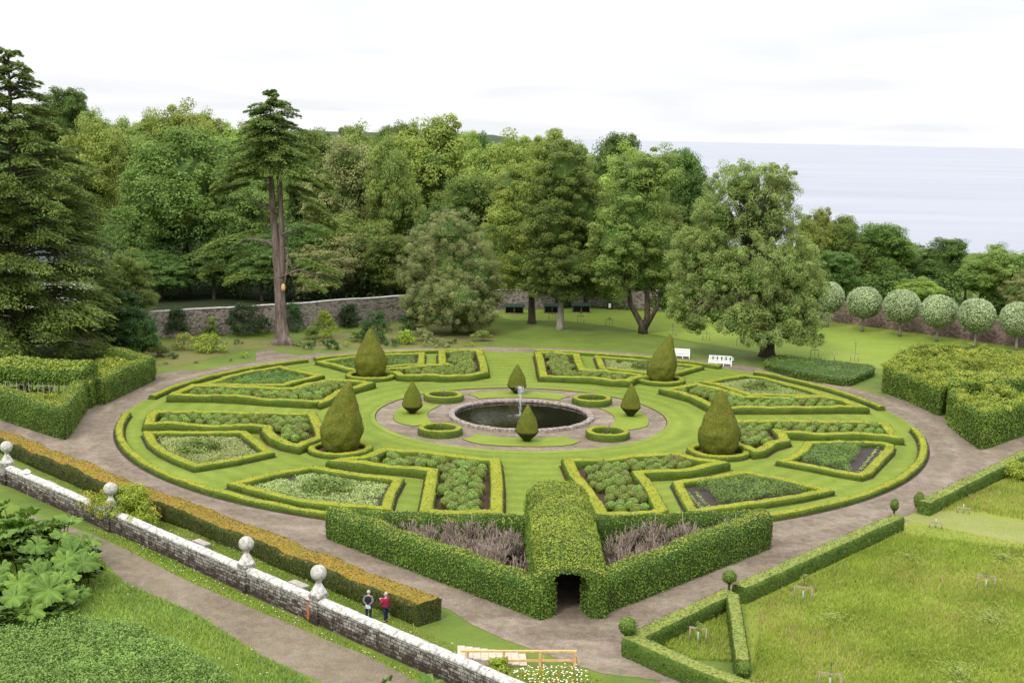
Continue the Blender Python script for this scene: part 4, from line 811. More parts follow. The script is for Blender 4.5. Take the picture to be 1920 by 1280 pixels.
for i,(bx,by,gpx,gpy) in enumerate([(9,837,9,908),(201,916,203,995),(457.5,1020,458,1108),(581.5,1069.5,590,1169)]):
    xx=wl(gpx,gpy); y=.25; f=MB(); 
    for k in range(6): box(f,(xx+rg.uniform(-.01,.01),y-.06,.14+k*.26),(.74+rg.uniform(-.03,.03),.66+rg.uniform(-.03,.03),.25),0)
    pr=f.build('pier',M['wallst'],wall,smooth=False)
    f=MB(); box(f,(xx,y-.02,1.62),(.82,.76,.16),0); lathe(f,(xx,y,1.68),[(.52,0),(.46,.12),(.36,.28),(.26,.46),(.17,.62),(.15,.70),(.19,.74),(.19,.80)],20,0,nz=.04)
    pr2=f.build('pedestal',M['coping'],pr); f=MB(); sphere(f,(xx,y,1.68+.78+.43),.455,0,24,16,1,nz=.015); f.build('ball_finial',M['ballst'],pr)
    if i==3:
        f=MB(); box(f,(xx-.55,-.045,.62),(.22,.06,1.0),0); f.build('rusty_patch',M['rust'],wall,smooth=False)
# climber over the second pier
def leafy(name,cs,rad,npl,size,mats,lb,cat,group=None,seed=1,stems=None,tb=.5,loc=None,sq=.8):
    mb=MB(); rg=np.random.default_rng(seed); clumps(mb,cs,rad,npl,size,0,rg,tb=tb,sq=sq)
    if stems:
        for a,b,r in stems: tube(mb,[a,((a[0]+b[0])/2+.1,(a[1]+b[1])/2,(a[2]+b[2])/2+.1),b],[r,r*.7,r*.4],5,1)
    return tag(mb.build(name,mats,loc=loc),lb,cat,group)
rg=np.random.default_rng(12); c=Vector(G(203,995))+wn*.3; cs=[]
for j in range(230):
    u=rg.normal(-.35,1.5); u=max(-3.6,min(2.9,u)); v=rg.uniform(-.45,2.3); cs.append((c.x+wd.x*u+wn.x*v,c.y+wd.y*u+wn.y*v,max(.5,.6+2.25*max(.1,math.cos(u*.42))*rg.uniform(.15,1) if v>.15 else rg.uniform(.9,1.95))))
mb=MB(); cs=[q_ for q_ in cs if (Vector(q_[:2])-c).length>.42 or q_[2]<1.9]; clumps(mb,cs,.40,80,.12,0,rg,tb=.35,tv=.2); clumps(mb,cs[::4],.43,26,.11,1,rg,tb=.3); tube(mb,[(c.x,c.y+.4,0),(c.x+.2,c.y+.5,1),(c.x,c.y+.3,1.9)],[.09,.07,.04],6,2)
tag(mb.build('climbing_shrub',[M['Llime'],M['Lorng'],M['bark']],loc=(c.x,c.y,0)),'bushy climber with orange-tinged leaves spilling over the wall round a ball finial','climber')
# white cloth on the coping, slabs behind the wall
cx_=wl(48,888,1.5); p=w0+wd*cx_+wn*.26; mb=MB(); rgc=random.Random(3)
for k in range(5): sphere(mb,(rgc.uniform(-.35,.35),rgc.uniform(-.1,.1),.08),.22,0,12,8,.55,nz=.3,nf=2.5)
sphere(mb,(-.42,0,.02),.10,0,10,7,1.2,nz=.2); o=mb.build('white_cloth',M['paint']); o.location=(p.x,p.y,1.52); o.rotation_euler=(0,0,wang); tag(o,'crumpled white cloth lying on top of the stone wall at the left','cloth')
for (px,py,lb) in ((93,905,'flat stone slab on blocks behind the wall near the white cloth'),(378,1016,'flat stone slab on blocks behind the middle of the stone wall'),(560,1094,'flat stone slab on blocks behind the wall beside the rightmost ball finial')):
    x,y=G(px,py,.45); t=empty('stone_seat',(x,y,0),lb,'stone seat','stone seats behind the wall',rz=wang); f=MB(); box(f,(0,0,.43),(1.4,.55,.10),0); f.build('seat',M['slab'],t,smooth=False)
    for sx in(-.5,.5): f=MB(); box(f,(sx,0,.19),(.2,.42,.38),0); f.build('support',M['slab'],t,smooth=False)
# ---------------------------------------------------------------- handrail, steps
x0,y0=G(866,1254); x1,y1=G(1077,1254); t=empty('timber_handrail',(x0,y0,0),'pale new timber handrail with posts beside the wooden steps','handrail')
L_=Vector((x1-x0,y1-y0)); dd=L_.normalized(); t.rotation_euler=(0,0,math.atan2(dd.y,dd.x)); ln_=L_.length
f=MB(); box(f,(ln_/2,0,.98),(ln_+.2,.14,.08),0); f.build('top_rail',M['wood'],t,smooth=False); f=MB(); box(f,(ln_/2+.6,.0,.47),(ln_-1.2,.06,.10),0); f.build('lower_rail',M['wood'],t,smooth=False)
for q in (0.05,.37,.69,1.0): f=MB(); box(f,(q*ln_,.0,.46),(.13,.12,.95),0); f.build('post',M['wood'],t,smooth=False); 
for q in (.40,.72,1.02): f=MB(); box(f,(q*ln_,.13,.33),(.10,.10,.66),0); f.build('brace',M['wood'],t,smooth=False)
sx,sy=G(985,1248); t=empty('wooden_steps',(sx,sy,0),'shallow flight of broad grey wooden steps behind the timber handrail','steps'); t.rotation_euler=(0,0,math.atan2(dd.y,dd.x))
for k in range(9):
    f=MB(); h=.05+.055*k; box(f,(-.1-.40*k,.75,h/2),(.39,1.55,h),0); f.build('step',M['deck'],t,smooth=False)
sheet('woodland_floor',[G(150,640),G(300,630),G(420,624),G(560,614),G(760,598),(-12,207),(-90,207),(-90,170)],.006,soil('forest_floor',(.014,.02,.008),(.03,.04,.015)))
# ---------------------------------------------------------------- white benches
def bench(px,py,L0,lb,rz,fret):
    x,y=G(px,py); t=empty('white_bench',(x,y,0),lb,'bench',None,rz); P=M['paint']; h=.42
    f=MB()
    for k in range(5): box(f,(0,-.24+k*.115,h),(L0-.06,.09,.035),0)
    f.build('seat',P,t,smooth=False)
    f=MB(); box(f,(0,.33,1.10),(L0,.06,.09),0); box(f,(0,.31,.55),(L0,.05,.07),0)
    if fret:
        nb=int(L0/.13)
        for k in range(nb): 
            if k%4 in (0,1,2): box(f,(-L0/2+.09+k*.13,.32,.82),(.05,.04,.50),0)
        for k in range(0,nb,4): box(f,(-L0/2+.22+k*.13,.32,.92),(.30,.045,.06),0); box(f,(-L0/2+.22+k*.13,.32,.72),(.30,.045,.06),0)
    else:
        for k in range(int(L0/.12)): box(f,(-L0/2+.09+k*.12,.32,.82),(.085,.04,.50),0)
    f.build('backrest',P,t,smooth=False)
    for sx_ in (-1,1):
        f=MB(); box(f,(sx_*L0/2,.02,.66),(.07,.66,.05),0); box(f,(sx_*L0/2,-.28,.34),(.06,.06,.68),0); f.build('armrest',P,t,smooth=False)
    for k in range(4):
        f=MB(); u=-L0/2+.04+(L0-.08)*k/3; box(f,(u,-.26,h/2-.02),(.07,.07,h-.04),0); box(f,(u,.33,.57 if k in(0,3) else h/2),(.07,.07,1.12 if k in(0,3) else h),0); f.build('leg',P,t,smooth=False)
    f=MB(); box(f,(0,-.26,.34),(L0-.1,.04,.07),0); box(f,(0,.3,.2),(L0-.1,.04,.06),0); f.build('stretcher',P,t,smooth=False)
bench(1350,685,2.75,'long white painted bench with fretwork back on the back path',-.24,True)
bench(1274,671,2.5,'plain white slatted bench half hidden behind the leaning teardrop yew',-.20,False)
# ---------------------------------------------------------------- tree guards with saplings
def guard(px,py,lb,w=1.25,h=.95,tree=.0,rz=-.3,tubeh=.7,mat='oldwood',flw=.10):
    x,y=G(px,py); t=empty('tree_guard',(x,y,0),lb,'tree stake','staked young trees',rz)
    for sx_ in (-1,1): f=MB(); tube(f,[(sx_*w*.44,0,0),(sx_*w*.44,0,h)],.035,6); f.build('stake',M[mat],t)
    f=MB(); box(f,(0,0,h),(w,.05,flw),0); f.build('crossbar',M[mat],t,smooth=False)
    f=MB(); tube(f,[(0,.05,0),(.02,.05,h+tree*.5),(.0,.05,h+tree)],[.02,.015,.006],5,0)
    if tubeh: tube(f,[(0,.05,0),(0,.05,tubeh)],.05,6,1)
    if tree>.2:
        rg=np.random.default_rng(int(px)); n=5; clumps(f,[(rg.uniform(-.12,.12),.05+rg.uniform(-.12,.12),h+tree*rg.uniform(.1,1)) for _ in range(7)],.15,16,.09,2,rg)
    f.build('sapling',[M['bark'],M['tube'],M['Lelm']],t)
G1=[(1505,1128,'wooden tree guard with pale tube left of centre in the meadow',1.15,.9,.9),(1848,1106,'wooden tree guard with pale tube at the right edge of the meadow',1.15,.9,.3),(1754,990,'low wooden tree guard just below the meadow gap',.95,.45,.0),(1806,962,'low wooden tree guard right of the meadow gap near the far hedge',.95,.4,.0),(1308,1207,'wooden tree guard inside the triangle of low hedges',1.0,.9,.3),(1555,1295,'wooden tree guard at the bottom edge of the meadow',1.2,.9,.9)]
for px,py,lb,w_,h_,tr in G1: guard(px,py,lb,w_,h_,tr)
for px,py,lb,tr in [(1035,600,'small staked tree frame between the two dark trunks on the back lawn',0),(1089,604,'staked sapling frame right of the grey trunk on the back lawn',.9),(1142,611,'small staked frame on the back lawn below the notice board',.3),(1261,629,'staked sapling frame right of the forked tree on the back lawn',.8),(1324,638,'staked sapling frame between the forked tree and the big elm',1.3),(1388,648,'staked frame just left of the big elm trunk',0),
    (1527,670,'staked sapling frame nearest right of the big elm trunk',1.2),(1602,677,'staked sapling frame behind the low green bedding block',1.6)]: guard(px,py,lb,1.05,.95,tr,-.25,0,'oldwood',.08)
x,y=G(1564,676); t=empty('wooden_post',(x,y,0),'single wooden post with short crosspiece between two staked saplings','post'); f=MB(); tube(f,[(0,0,0),(0,0,1.15)],.05,6); f.build('post',M['oldwood'],t); f=MB(); box(f,(0,0,1.15),(.4,.06,.07)); f.build('crosspiece',M['oldwood'],t,smooth=False)
x,y=G(1143,580); t=empty('notice_board',(x,y,0),'black and white free-standing notice board on the back lawn','sign'); f=MB(); box(f,(0,0,.62),(1.0,.12,1.15),taper=.8); f.build('frame',M['black'],t,smooth=False); f=MB(); box(f,(0,-.075,.62),(.40,.02,.70)); f.build('panel',M['paint'],t,smooth=False)
# ---------------------------------------------------------------- back walls
def bwall(P,h,th,mat,lb,name='garden_wall',cop=True):
    t=empty(name,(*P[0],0),lb,'wall'); mb=MB(); mc=MB(); cum=0
    for a_,b_ in zip(P,P[1:]):
        a_=Vector(a_);b_=Vector(b_); d=(b_-a_); Ln=d.length; d.normalize(); nn=Vector((-d.y,d.x)); n=int(Ln/.6)+1; V=[];V2=[]
        for i in range(n+1):
            p=a_+d*Ln*i/n-Vector(P[0]); hh=h+noise.noise(Vector((p.x*.15,p.y*.15,0)))*.25
            for s_,z in ((-1,-.1),(-1,hh*.35),(-1,hh*.7),(-1,hh),(1,hh),(1,-.1)): q=noise.noise(Vector((p.x*1.5,p.y*1.5,z*2)))*.05; V.append((p.x+nn.x*s_*(th/2+q),p.y+nn.y*s_*(th/2+q),z))
            for s_,z in ((-1,hh+.003),(-1,hh+.12),(1,hh+.12),(1,hh+.003)): V2.append((p.x+nn.x*s_*(th/2+.07),p.y+nn.y*s_*(th/2+.07),z+noise.noise(Vector((p.x*2,p.y*2,z)))*.04))
        mb.add(V,[(i*6+k,(i+1)*6+k,(i+1)*6+k+1,i*6+k+1) for i in range(n) for k in range(5)]); mc.add(V2,[(i*4+k,(i+1)*4+k,(i+1)*4+k+1,i*4+k+1) for i in range(n) for k in range(3)])
    mb.build('masonry',M[mat],t,smooth=False); mc.build('coping',M['coping' if mat!='rightst' else 'rightst'],t,smooth=False); return t
bwall([G(150,642),G(300,632),G(420,626),G(560,616),G(760,600),G(860,588)],3.5,.55,'backst','long grey stone garden wall behind the left border and shrubs')
bwall([G(860,588),G(945,579),G(1100,573),G(1240,580)],3.0,.55,'backst','stone garden wall behind the green-roofed sheds')
bwall([G(1240,580),G(1400,588),G(1556,602),G(1690,620),G(1860,643),G(2010,664)],3.15,.55,'rightst','reddish stone garden wall behind the row of lollipop trees')
# sheds
for i,(px,w_,lb) in enumerate([(964,3.6,'low green-roofed open shed beside the dark trunk, leftmost'),(1035,3.0,'low green-roofed open shed between the trunk and the shrub'),(1090,3.4,'low green-roofed open shed, rightmost of three')]):
    x,y=G(px,588-i*1.0); t=empty('open_shed',(x,y,0),lb,'shed','sheds along the wall'); t.scale=(.8,.8,.66)
    
    f=MB(); box(f,(0,1.35,.85),(w_,.08,1.7)); box(f,(-w_/2+.04,.65,.8),(.08,1.3,1.6)); box(f,(w_/2-.04,.65,.8),(.08,1.3,1.6)); f.build('wall',M['dark'],t,smooth=False)
    f=MB(); V=[(-w_/2-.2,-.25,1.62),(w_/2+.2,-.25,1.62),(w_/2+.2,1.5,2.1),(-w_/2-.2,1.5,2.1)]; V+=[(a,b,c_-.09) for a,b,c_ in V]; f.add(V,[(0,1,2,3),(7,6,5,4),(0,4,5,1),(1,5,6,2),(2,6,7,3),(3,7,4,0)]); f.build('roof',M['roofg'],t,smooth=False)
    for k in range(3): f=MB(); box(f,(-w_/2+.1+(w_-.2)*k/2,-.1,.8),(.09,.09,1.6)); f.build('post',M['oldwood'],t,smooth=False)
    f=MB(); box(f,(0,0.1,.06),(w_,.12,.12)); f.build('kerb',M['slab'],t,smooth=False)
# house behind the cedar
hx,hy,hz=AT(118,600,196); hb=zg(hx,hy); t=empty('white_house',(hx,hy,hb),'pale rendered house glimpsed through the big cedar at the left','house'); f=MB(); box(f,(0,0,3.2),(13,8,6.4)); f.build('wall',M['harl'],t,smooth=False)
f=MB(); f.add([(-6.8,-4.4,6.41),(6.8,-4.4,6.41),(6.8,4.4,6.41),(-6.8,4.4,6.41),(-6.8,0,9.6),(6.8,0,9.6)],[(0,1,5,4),(2,3,4,5),(0,4,3),(1,2,5),(3,2,1,0)]); rf=f.build('roof',M['slate'],t,smooth=False); f=MB(); box(f,(-4.5,0,9.8),(1.2,.8,2.0)); f.build('chimney',M['harl'],rf,smooth=False)
for zx in (-4,0,4):
    for zz_ in (1.8,4.7): f=MB(); box(f,(zx,-4.03,zz_),(1.25,.1,1.6)); w_=f.build('window',M['paint'],t,smooth=False); f=MB(); box(f,(zx,-4.09,zz_),(1.0,.03,1.35)); f.build('pane',M['glass'],w_,smooth=False)
# ---------------------------------------------------------------- deciduous trees
def placeW(px,py,Y): x,y,z=AT(px,py,Y); return x,y,z
def treeW(name,base,blobs,lb,cat,leafm,seed,ncl=110,npl=150,leaf=.36,crad=1.5,trunk=None,group=None,tr=.5,limbs=True,barkm='bark',corek=.6,low=-.75,core=1,up=.5,tv=.14,sq=.66):
    """blobs in world coordinates; trunk = list of (pts,radii)"""
    bx,by,bz=base; t=empty(name,base,lb,cat,group); rg=random.Random(seed); mb=MB()
    top=max(b[2] for b in blobs); cxm=sum(b[0] for b in blobs)/len(blobs); cym=sum(b[1] for b in blobs)/len(blobs)
    if trunk is None:
        hz=max(2,(min(b[2]-b[5] for b in blobs)-bz)+1.5); sp=(bx+(cxm-bx)*.15,by+(cym-by)*.15,bz+hz); tube(mb,[(bx,by,bz-.2),(bx,by,bz+.5),((bx+sp[0])/2,(by+sp[1])/2,bz+hz*.5),sp,(cxm,cym,(top+sp[2])/2+1)],[tr*1.5,tr*1.08,tr*.9,tr*.75,tr*.3],9)
    else:
        sp=trunk[0][0][-1]
        for p_,r_ in trunk: tube(mb,p_,r_,8)
    for b in blobs:
        mid=Vector(sp).lerp(Vector(b[:3]),.5)+Vector((rg.uniform(-.5,.5),rg.uniform(-.5,.5),.4)); tube(mb,[sp,tuple(mid),tuple(b[:3])],[tr*.45,tr*.28,tr*.12],6)
        for _ in range(3):
            e=Vector(b[:3])+Vector((rg.uniform(-1,1)*b[3],rg.uniform(-1,1)*b[4],rg.uniform(-.3,1)*b[5]))*.9; tube(mb,[tuple(mid),tuple(mid.lerp(e,.5)+Vector((0,0,.3))),tuple(e)],[tr*.2,tr*.12,.03],5)
    V=np.concatenate(mb.V)-np.array(base); mb.V=[V.astype(np.float32)]; mb.build('trunk',M[barkm],t)
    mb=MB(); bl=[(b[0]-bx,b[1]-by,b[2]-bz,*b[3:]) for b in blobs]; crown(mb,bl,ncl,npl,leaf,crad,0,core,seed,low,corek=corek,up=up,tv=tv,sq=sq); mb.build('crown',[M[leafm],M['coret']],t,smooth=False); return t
def pb(px,py,rx,rz,Y,dy=0,ry=None,sc=None):
    """ellipsoid from photo pixel radii at depth Y"""
    x,y,z=AT(px,py,Y+dy); k=(Y+dy)/FPX*1.0; return (x,Y+dy,z,rx*k,(ry or rx*.95)*k,rz*k)
# generic woodland trees: six shapes in local coordinates, copied
def proto(seed,Hh,Rr,leafm,leaf=.42,ncl=95,npl=120,crad=1.45,nb=9,spread=.62,tr=.4):
    rg=np.random.default_rng(seed); bl=[(0,0,Hh*.55,Rr*.62,Rr*.62,Hh*.32)]
    for i in range(nb):
        a_=2*PI*i/nb*1.62+rg.uniform(-.3,.3); q=rg.uniform(.35,spread)*Rr; z=Hh*rg.uniform(.27,.84); r=Rr*rg.uniform(.34,.5); q*=1-.5*max(0,(z/Hh-.6))
        bl.append((q*math.cos(a_),q*math.sin(a_),z,r,r,r*rg.uniform(.7,1.0)))
    m=max(b[2]+b[5] for b in bl); bl=[(b[0],b[1],b[2]*Hh/m,b[3],b[4],b[5]*Hh/m) for b in bl]
    return treeW('woodland_tree',(0,0,0),bl,'x','tree',leafm,seed,ncl,npl,leaf,crad,tr=tr)
PRT={}
for nm,args in {'syc1':(201,18,7,'Lsyc'),'syc2':(202,18,6.2,'Lsyc'),'ash1':(203,18,6.4,'Lash'),'ash2':(204,18,7,'Lash'),'oak1':(205,18,7.2,'Loak'),'mid1':(206,18,6.6,'Lelm'),'dark':(207,18,6.4,'Ldeep')}.items(): PRT[nm]=proto(*args)
used=set()
KIND={'syc1':'dark green broad tree','syc2':'dark green domed tree','ash1':'yellow-green feathery tree','ash2':'light green rounded tree','oak1':'brownish budding tree','mid1':'mid green tree','dark':'deep green tree'}
WOODLAB=[]
def wood(nm,px,toppy,Y,wpx,seed,lb,zb=None,group='trees of the wood behind the garden wall'):
    x,y,zt=AT(px,toppy,Y); z0=zg(x,Y) if zb is None else zb; Hh=max(6,zt-z0); wid=wpx*Y/FPX; rx={'syc1':7,'syc2':6.2,'ash1':6.4,'ash2':7,'oak1':7.2,'mid1':6.6,'dark':6.4}[nm]*2*.98
    s_=wid/rx; p=PRT[nm]
    if nm in used: p=dup(p)
    used.add(nm); p.location=(x,Y,z0-.1); p.rotation_euler=(0,0,seed*1.7); p.scale=(s_,s_,Hh/18.); tag(p,lb,'tree',group)
W_=[ # kind, px, top py, distance, width px, label
('syc1',345,240,214,250,'big dark green domed tree right of the cedar, behind the wall'),('ash2',165,232,232,150,'light green tree peeping out just right of the cedar top'),
('oak1',655,262,222,190,'brownish budding tree right of the tall pine, behind the wall'),('ash1',800,222,232,210,'tall yellow-green tree rising above the wood at the centre left'),('mid1',745,262,215,110,'narrow green tree between the brownish tree and the yellow-green tree'),
('ash2',955,256,222,190,'bright green tree behind the pale round holm oak, to its right'),('ash1',1010,262,226,120,'green tree just left of the dark sycamores on the lawn'),
('oak1',620,440,205,170,'pale loose tree just above the wall right of the pine trunk'),('mid1',690,400,212,150,'green tree behind the wall between pine and holm oak'),('syc2',735,440,204,130,'dark bushy tree above the wall left of the holm oak'),('dark',560,420,208,130,'deep green tree directly behind the pine trunk'),
('syc2',440,330,212,160,'dark green tree behind the pine, to its left'),('dark',300,470,204,130,'low dark tree above the wall right of the cedar'),('ash2',470,225,245,140,'light green tree behind the pine top, left'),
('dark',105,165,330,110,'deep green hilltop tree just right of the cedar tip'),('dark',150,178,338,70,'small deep green hilltop tree at the crest'),('mid1',195,208,300,110,'green tree on the slope below the hill crest'),('mid1',262,216,290,120,'green tree in the dip of the skyline'),('ash2',350,198,262,170,'light green dome on the skyline left of the pine'),('mid1',408,212,268,110,'green tree on the skyline close left of the pine'),
('mid1',225,240,262,130,'pale green tree in the second row left'),('oak1',310,225,285,110,'brownish tree behind the big domed tree'),('syc1',590,245,262,130,'dark tree on the skyline just right of the pine top'),('mid1',700,236,252,130,'green tree on the skyline right of the brownish tree'),('dark',655,240,285,90,'deep green tree on the skyline above the brownish tree'),
('syc2',745,230,258,90,'dark tree on the skyline left of the yellow-green tree'),('ash1',870,252,245,120,'yellow-green tree on the skyline right of the tallest one'),('dark',905,250,268,90,'dark tree on the skyline above the holm oak'),('mid1',935,262,285,110,'distant green tree on the skyline right of centre'),
('dark',1148,252,262,140,'deep green dome on the skyline beside the sea'),('ash2',1185,278,222,160,'bright green tree behind the forked lawn tree'),('dark',1292,282,228,110,'green tree on the skyline left of the big elm'),('mid1',1235,292,240,110,'green tree where the wood meets the sea'),('mid1',1085,270,246,110,'green tree behind the dark sycamores'),('dark',1105,330,207,120,'dark tree just above the wall behind the dark sycamores'),
('syc2',880,330,212,150,'dark tree behind the holm oak, right'),('dark',820,380,207,120,'deep green tree behind the holm oak, left'),('syc1',930,420,206,110,'dark low tree right of the holm oak above the sheds'),('syc2',1250,380,212,130,'dark tree behind the forked lawn tree, right'),('dark',1330,400,210,120,'dark tree behind the big elm, left'),
('ash1',1530,392,214,90,'yellow-green tree peeping out right of the big elm'),('syc1',1592,405,216,120,'dark green domed tree behind the first lollipop trees'),('syc2',1658,418,214,120,'dark green tree behind the third lollipop tree'),('dark',1766,446,214,110,'dark open tree standing against the sea'),('mid1',1845,478,208,90,'thin open tree behind the fifth lollipop tree'),('mid1',1898,458,206,110,'green tree at the right edge against the sea'),('ash2',1722,520,204,90,'pale low tree behind the wall between lollipop trees'),('syc1',1700,455,222,110,'dark green tree filling the gap left of the open tree against the sea'),('dark',1815,490,226,80,'small dark tree behind the thin open tree'),('syc2',1870,476,220,110,'dark green tree second from the right edge against the sea'),('dark',1560,470,206,110,'dark tree just behind the wall right of the big elm'),('oak1',1930,500,200,90,'bushy tree cut by the right edge of the picture'),
('dark',560,246,300,120,'dark distant tree on the skyline right of the pine top'),('mid1',610,244,310,110,'pale distant tree on the skyline, second right of the pine'),('ash2',665,246,305,110,'distant green tree behind the brownish tree'),('dark',720,240,312,110,'distant deep green tree left of the yellow-green tree'),('mid1',845,250,305,120,'distant green tree right of the yellow-green tree'),('syc1',890,256,320,120,'far tree on the skyline above the holm oak'),('mid1',960,262,315,120,'far pale tree on the skyline right of the holm oak'),('dark',1010,262,300,110,'far dark tree on the skyline left of the dark sycamores'),('mid1',1060,262,280,110,'far green tree peeping between the two sycamores'),('mid1',520,240,300,110,'pale tree far behind the pine crown'),('oak1',455,222,290,120,'brownish far tree left of the pine crown'),
('dark',30,300,240,190,'dark tree behind the cedar at the left edge'),('mid1',-30,330,225,170,'green tree beyond the left edge of the picture'),('dark',215,420,222,130,'deep green tree seen through the cedar, right side'),('dark',400,450,206,120,'low dark tree left of the pine just above the wall'),('dark',490,440,205,120,'dark low tree close behind the pine, left')]
for i,(k,px,tp,Y,wp,lb) in enumerate(W_): wood(k,px,tp,Y,wp,i+1,lb)
# understory mass far off, reads as one
mb=MB(); rg=np.random.default_rng(77); pts=[]
for _ in range(900):
    px=rg.uniform(-60,1230); Y=rg.uniform(218,420); x,y,_z=AT(px,500,Y); pts.append((x,y,zg(x,y)+rg.uniform(3,9 if Y>260 else 12.5)))
clumps(mb,pts,2.9,110,.6,0,rg,tb=.4,sq=.9); tag(mb.build('woodland_mass',M['Lsyc'],smooth=False),'far off woodland canopy between the trees on the hill','woodland',kind='stuff')
mb=MB(); pts=[]
for _ in range(950):
    px=rg.uniform(100,1350); Y=rg.uniform(203,224); x,y,_z=AT(px,600,Y); pts.append((x,y,zg(x,y)+rg.uniform(.6,10.0)))
for _ in range(420):
    px=rg.uniform(1400,1960); 
    if 1795<px<1850: continue
    x,y,_z=AT(px,560,rg.uniform(205,214)); pts.append((x,y,rg.uniform(.3,5.2)))
clumps(mb,pts,1.7,90,.42,0,rg,tb=.3,sq=1.1); tag(mb.build('undergrowth',M['Ldeep'],smooth=False),'dense dark undergrowth behind the garden wall','undergrowth',kind='stuff')
# ---------------------------------------------------------------- named trees inside the garden
def gz(px,py): x,y=G(px,py); return (x,y,0)
b=gz(855,622); Y=b[1]
treeW('holm_oak',b,[pb(845,520,72,95,Y),pb(800,500,48,70,Y,1),pb(895,520,45,72,Y,-1),pb(850,440,52,42,Y),pb(880,580,50,38,Y,-2),pb(805,570,48,48,Y,-2),pb(850,560,60,50,Y,-4),pb(790,560,36,44,Y,0),pb(905,560,34,44,Y,0),pb(830,595,46,24,Y,-3),pb(880,600,40,22,Y,-1)],'round olive-brown evergreen oak standing in front of the garden wall','tree','Lholm',301,260,150,.23,.72,sq=.9,trunk=[([(b[0],b[1],0),(b[0]-.3,b[1],1.6),(b[0]-1.4,b[1],4)],[.5,.38,.3]),([(b[0],b[1],.8),(b[0]+1.2,b[1],2.2),(b[0]+2.4,b[1],3.8)],[.3,.22,.16])],tr=.4,corek=.66)
b=gz(997,606); Y=b[1]
treeW('sycamore',b,[pb(1000,380,62,85,Y,2),pb(960,440,45,70,Y),pb(1035,300,50,48,Y,1),pb(985,500,48,50,Y,-2),pb(1020,450,45,60,Y,-3),pb(960,350,40,50,Y,4),pb(955,520,34,32,Y,2)],'tall sycamore with a dark trunk, left of the pair on the back lawn','tree','Lash',302,130,190,.34,1.25,tr=.55)
b=gz(1050,618); Y=b[1]
treeW('sycamore',b,[pb(1060,320,45,58,Y,0),pb(1085,400,50,70,Y,1),pb(1035,420,52,75,Y,-1),pb(1070,500,62,50,Y,-2),pb(1020,500,38,45,Y,0),pb(1100,470,35,55,Y,2),pb(1040,360,40,50,Y,2),pb(1015,535,40,26,Y,1),pb(1100,540,42,26,Y,0),pb(1060,550,34,20,Y,-2)],'dark green dense sycamore with a straight grey trunk on the back lawn','tree','Lsyc',303,150,200,.34,1.15,tr=.5,barkm='barkg')
b=gz(1206,625); Y=b[1]; bx,by=b[0],b[1]
treeW('forked_tree',b,[pb(1185,400,60,85,Y,1),pb(1225,330,45,50,Y,2),pb(1150,460,48,58,Y,-2),pb(1230,470,45,75,Y,0),pb(1185,330,42,45,Y,2),pb(1130,510,32,30,Y,-3),pb(1200,520,50,38,Y,1),pb(1150,550,30,22,Y,-1),pb(1250,560,30,30,Y,1)],'tree with a forked dark trunk and airy green crown on the back lawn','tree','Lelm',304,135,170,.34,1.2,
 trunk=[([(bx,by,-.1),(bx-.3,by,1.3),(bx-1.9,by,4),(bx-2.6,by,8)],[.75,.45,.34,.2]),([(bx+.1,by,.4),(bx+.5,by,2.5),(bx+.3,by,6),(bx+1,by,10)],[.5,.42,.34,.2]),([(bx+.3,by,.8),(bx+1.7,by,3.5),(bx+2.8,by+.5,7)],[.35,.28,.15])],tr=.42)
b=gz(1438,668); Y=b[1]; bx,by=b[0],b[1]
etw=[]; rr_=random.Random(5)
for j in range(130):
    px=rr_.uniform(1370,1500); py=rr_.uniform(315,440); e=Vector(AT(px,py,Y+rr_.uniform(-3,3))); s0=Vector(AT(1405,490,Y)); m_=s0.lerp(e,.6)+Vector((0,0,1)); etw.append(([tuple(s0),tuple(m_),tuple(m_.lerp(e,.5)),tuple(e)],[.10,.05,.035,.015]))
treeW('elm',b,[pb(1395,355,65,50,Y,1),pb(1350,410,55,48,Y,0),pb(1440,420,62,62,Y,1),pb(1300,480,48,55,Y,0),pb(1290,550,40,42,Y,-1),pb(1345,520,58,60,Y,-2),pb(1420,520,72,75,Y,-3),pb(1490,520,50,75,Y,-1),pb(1475,590,58,40,Y,-3),pb(1395,590,45,34,Y,-4),pb(1465,345,32,34,Y,3),pb(1515,595,34,34,Y,-1),pb(1480,625,42,22,Y,-4),pb(1345,590,40,26,Y,-3),pb(1280,590,26,22,Y,-1),pb(1530,540,24,40,Y,1),pb(1425,630,44,22,Y,-5),pb(1300,610,22,20,Y,-2),pb(1510,632,30,20,Y,-2),pb(1375,610,34,22,Y,-5)],'huge spreading elm with a short ivy-clad trunk on the back lawn','tree','Lbig',305,420,120,.28,.78,sq=.95,tr=.8,
 trunk=[([(bx,by,-.1),(bx,by,.7),(bx-.1,by,3),(bx-.8,by,7),(bx-1.8,by,13)],[1.25,.95,.9,.65,.35])]+etw,corek=.5,tv=.16)
mb=MB(); rgn=np.random.default_rng(2); a_=rgn.uniform(0,6.28,40); clumps(mb,np.stack([bx+.75*np.cos(a_),by+.75*np.sin(a_),rgn.uniform(1.3,4.5,40)],1)-np.array([bx,by,0]),.5,50,.2,0,rgn,tb=.3); e_=[o for o in bpy.data.objects if o.name=='elm'][0]; mb.build('ivy',M['Lsyc'],e_)
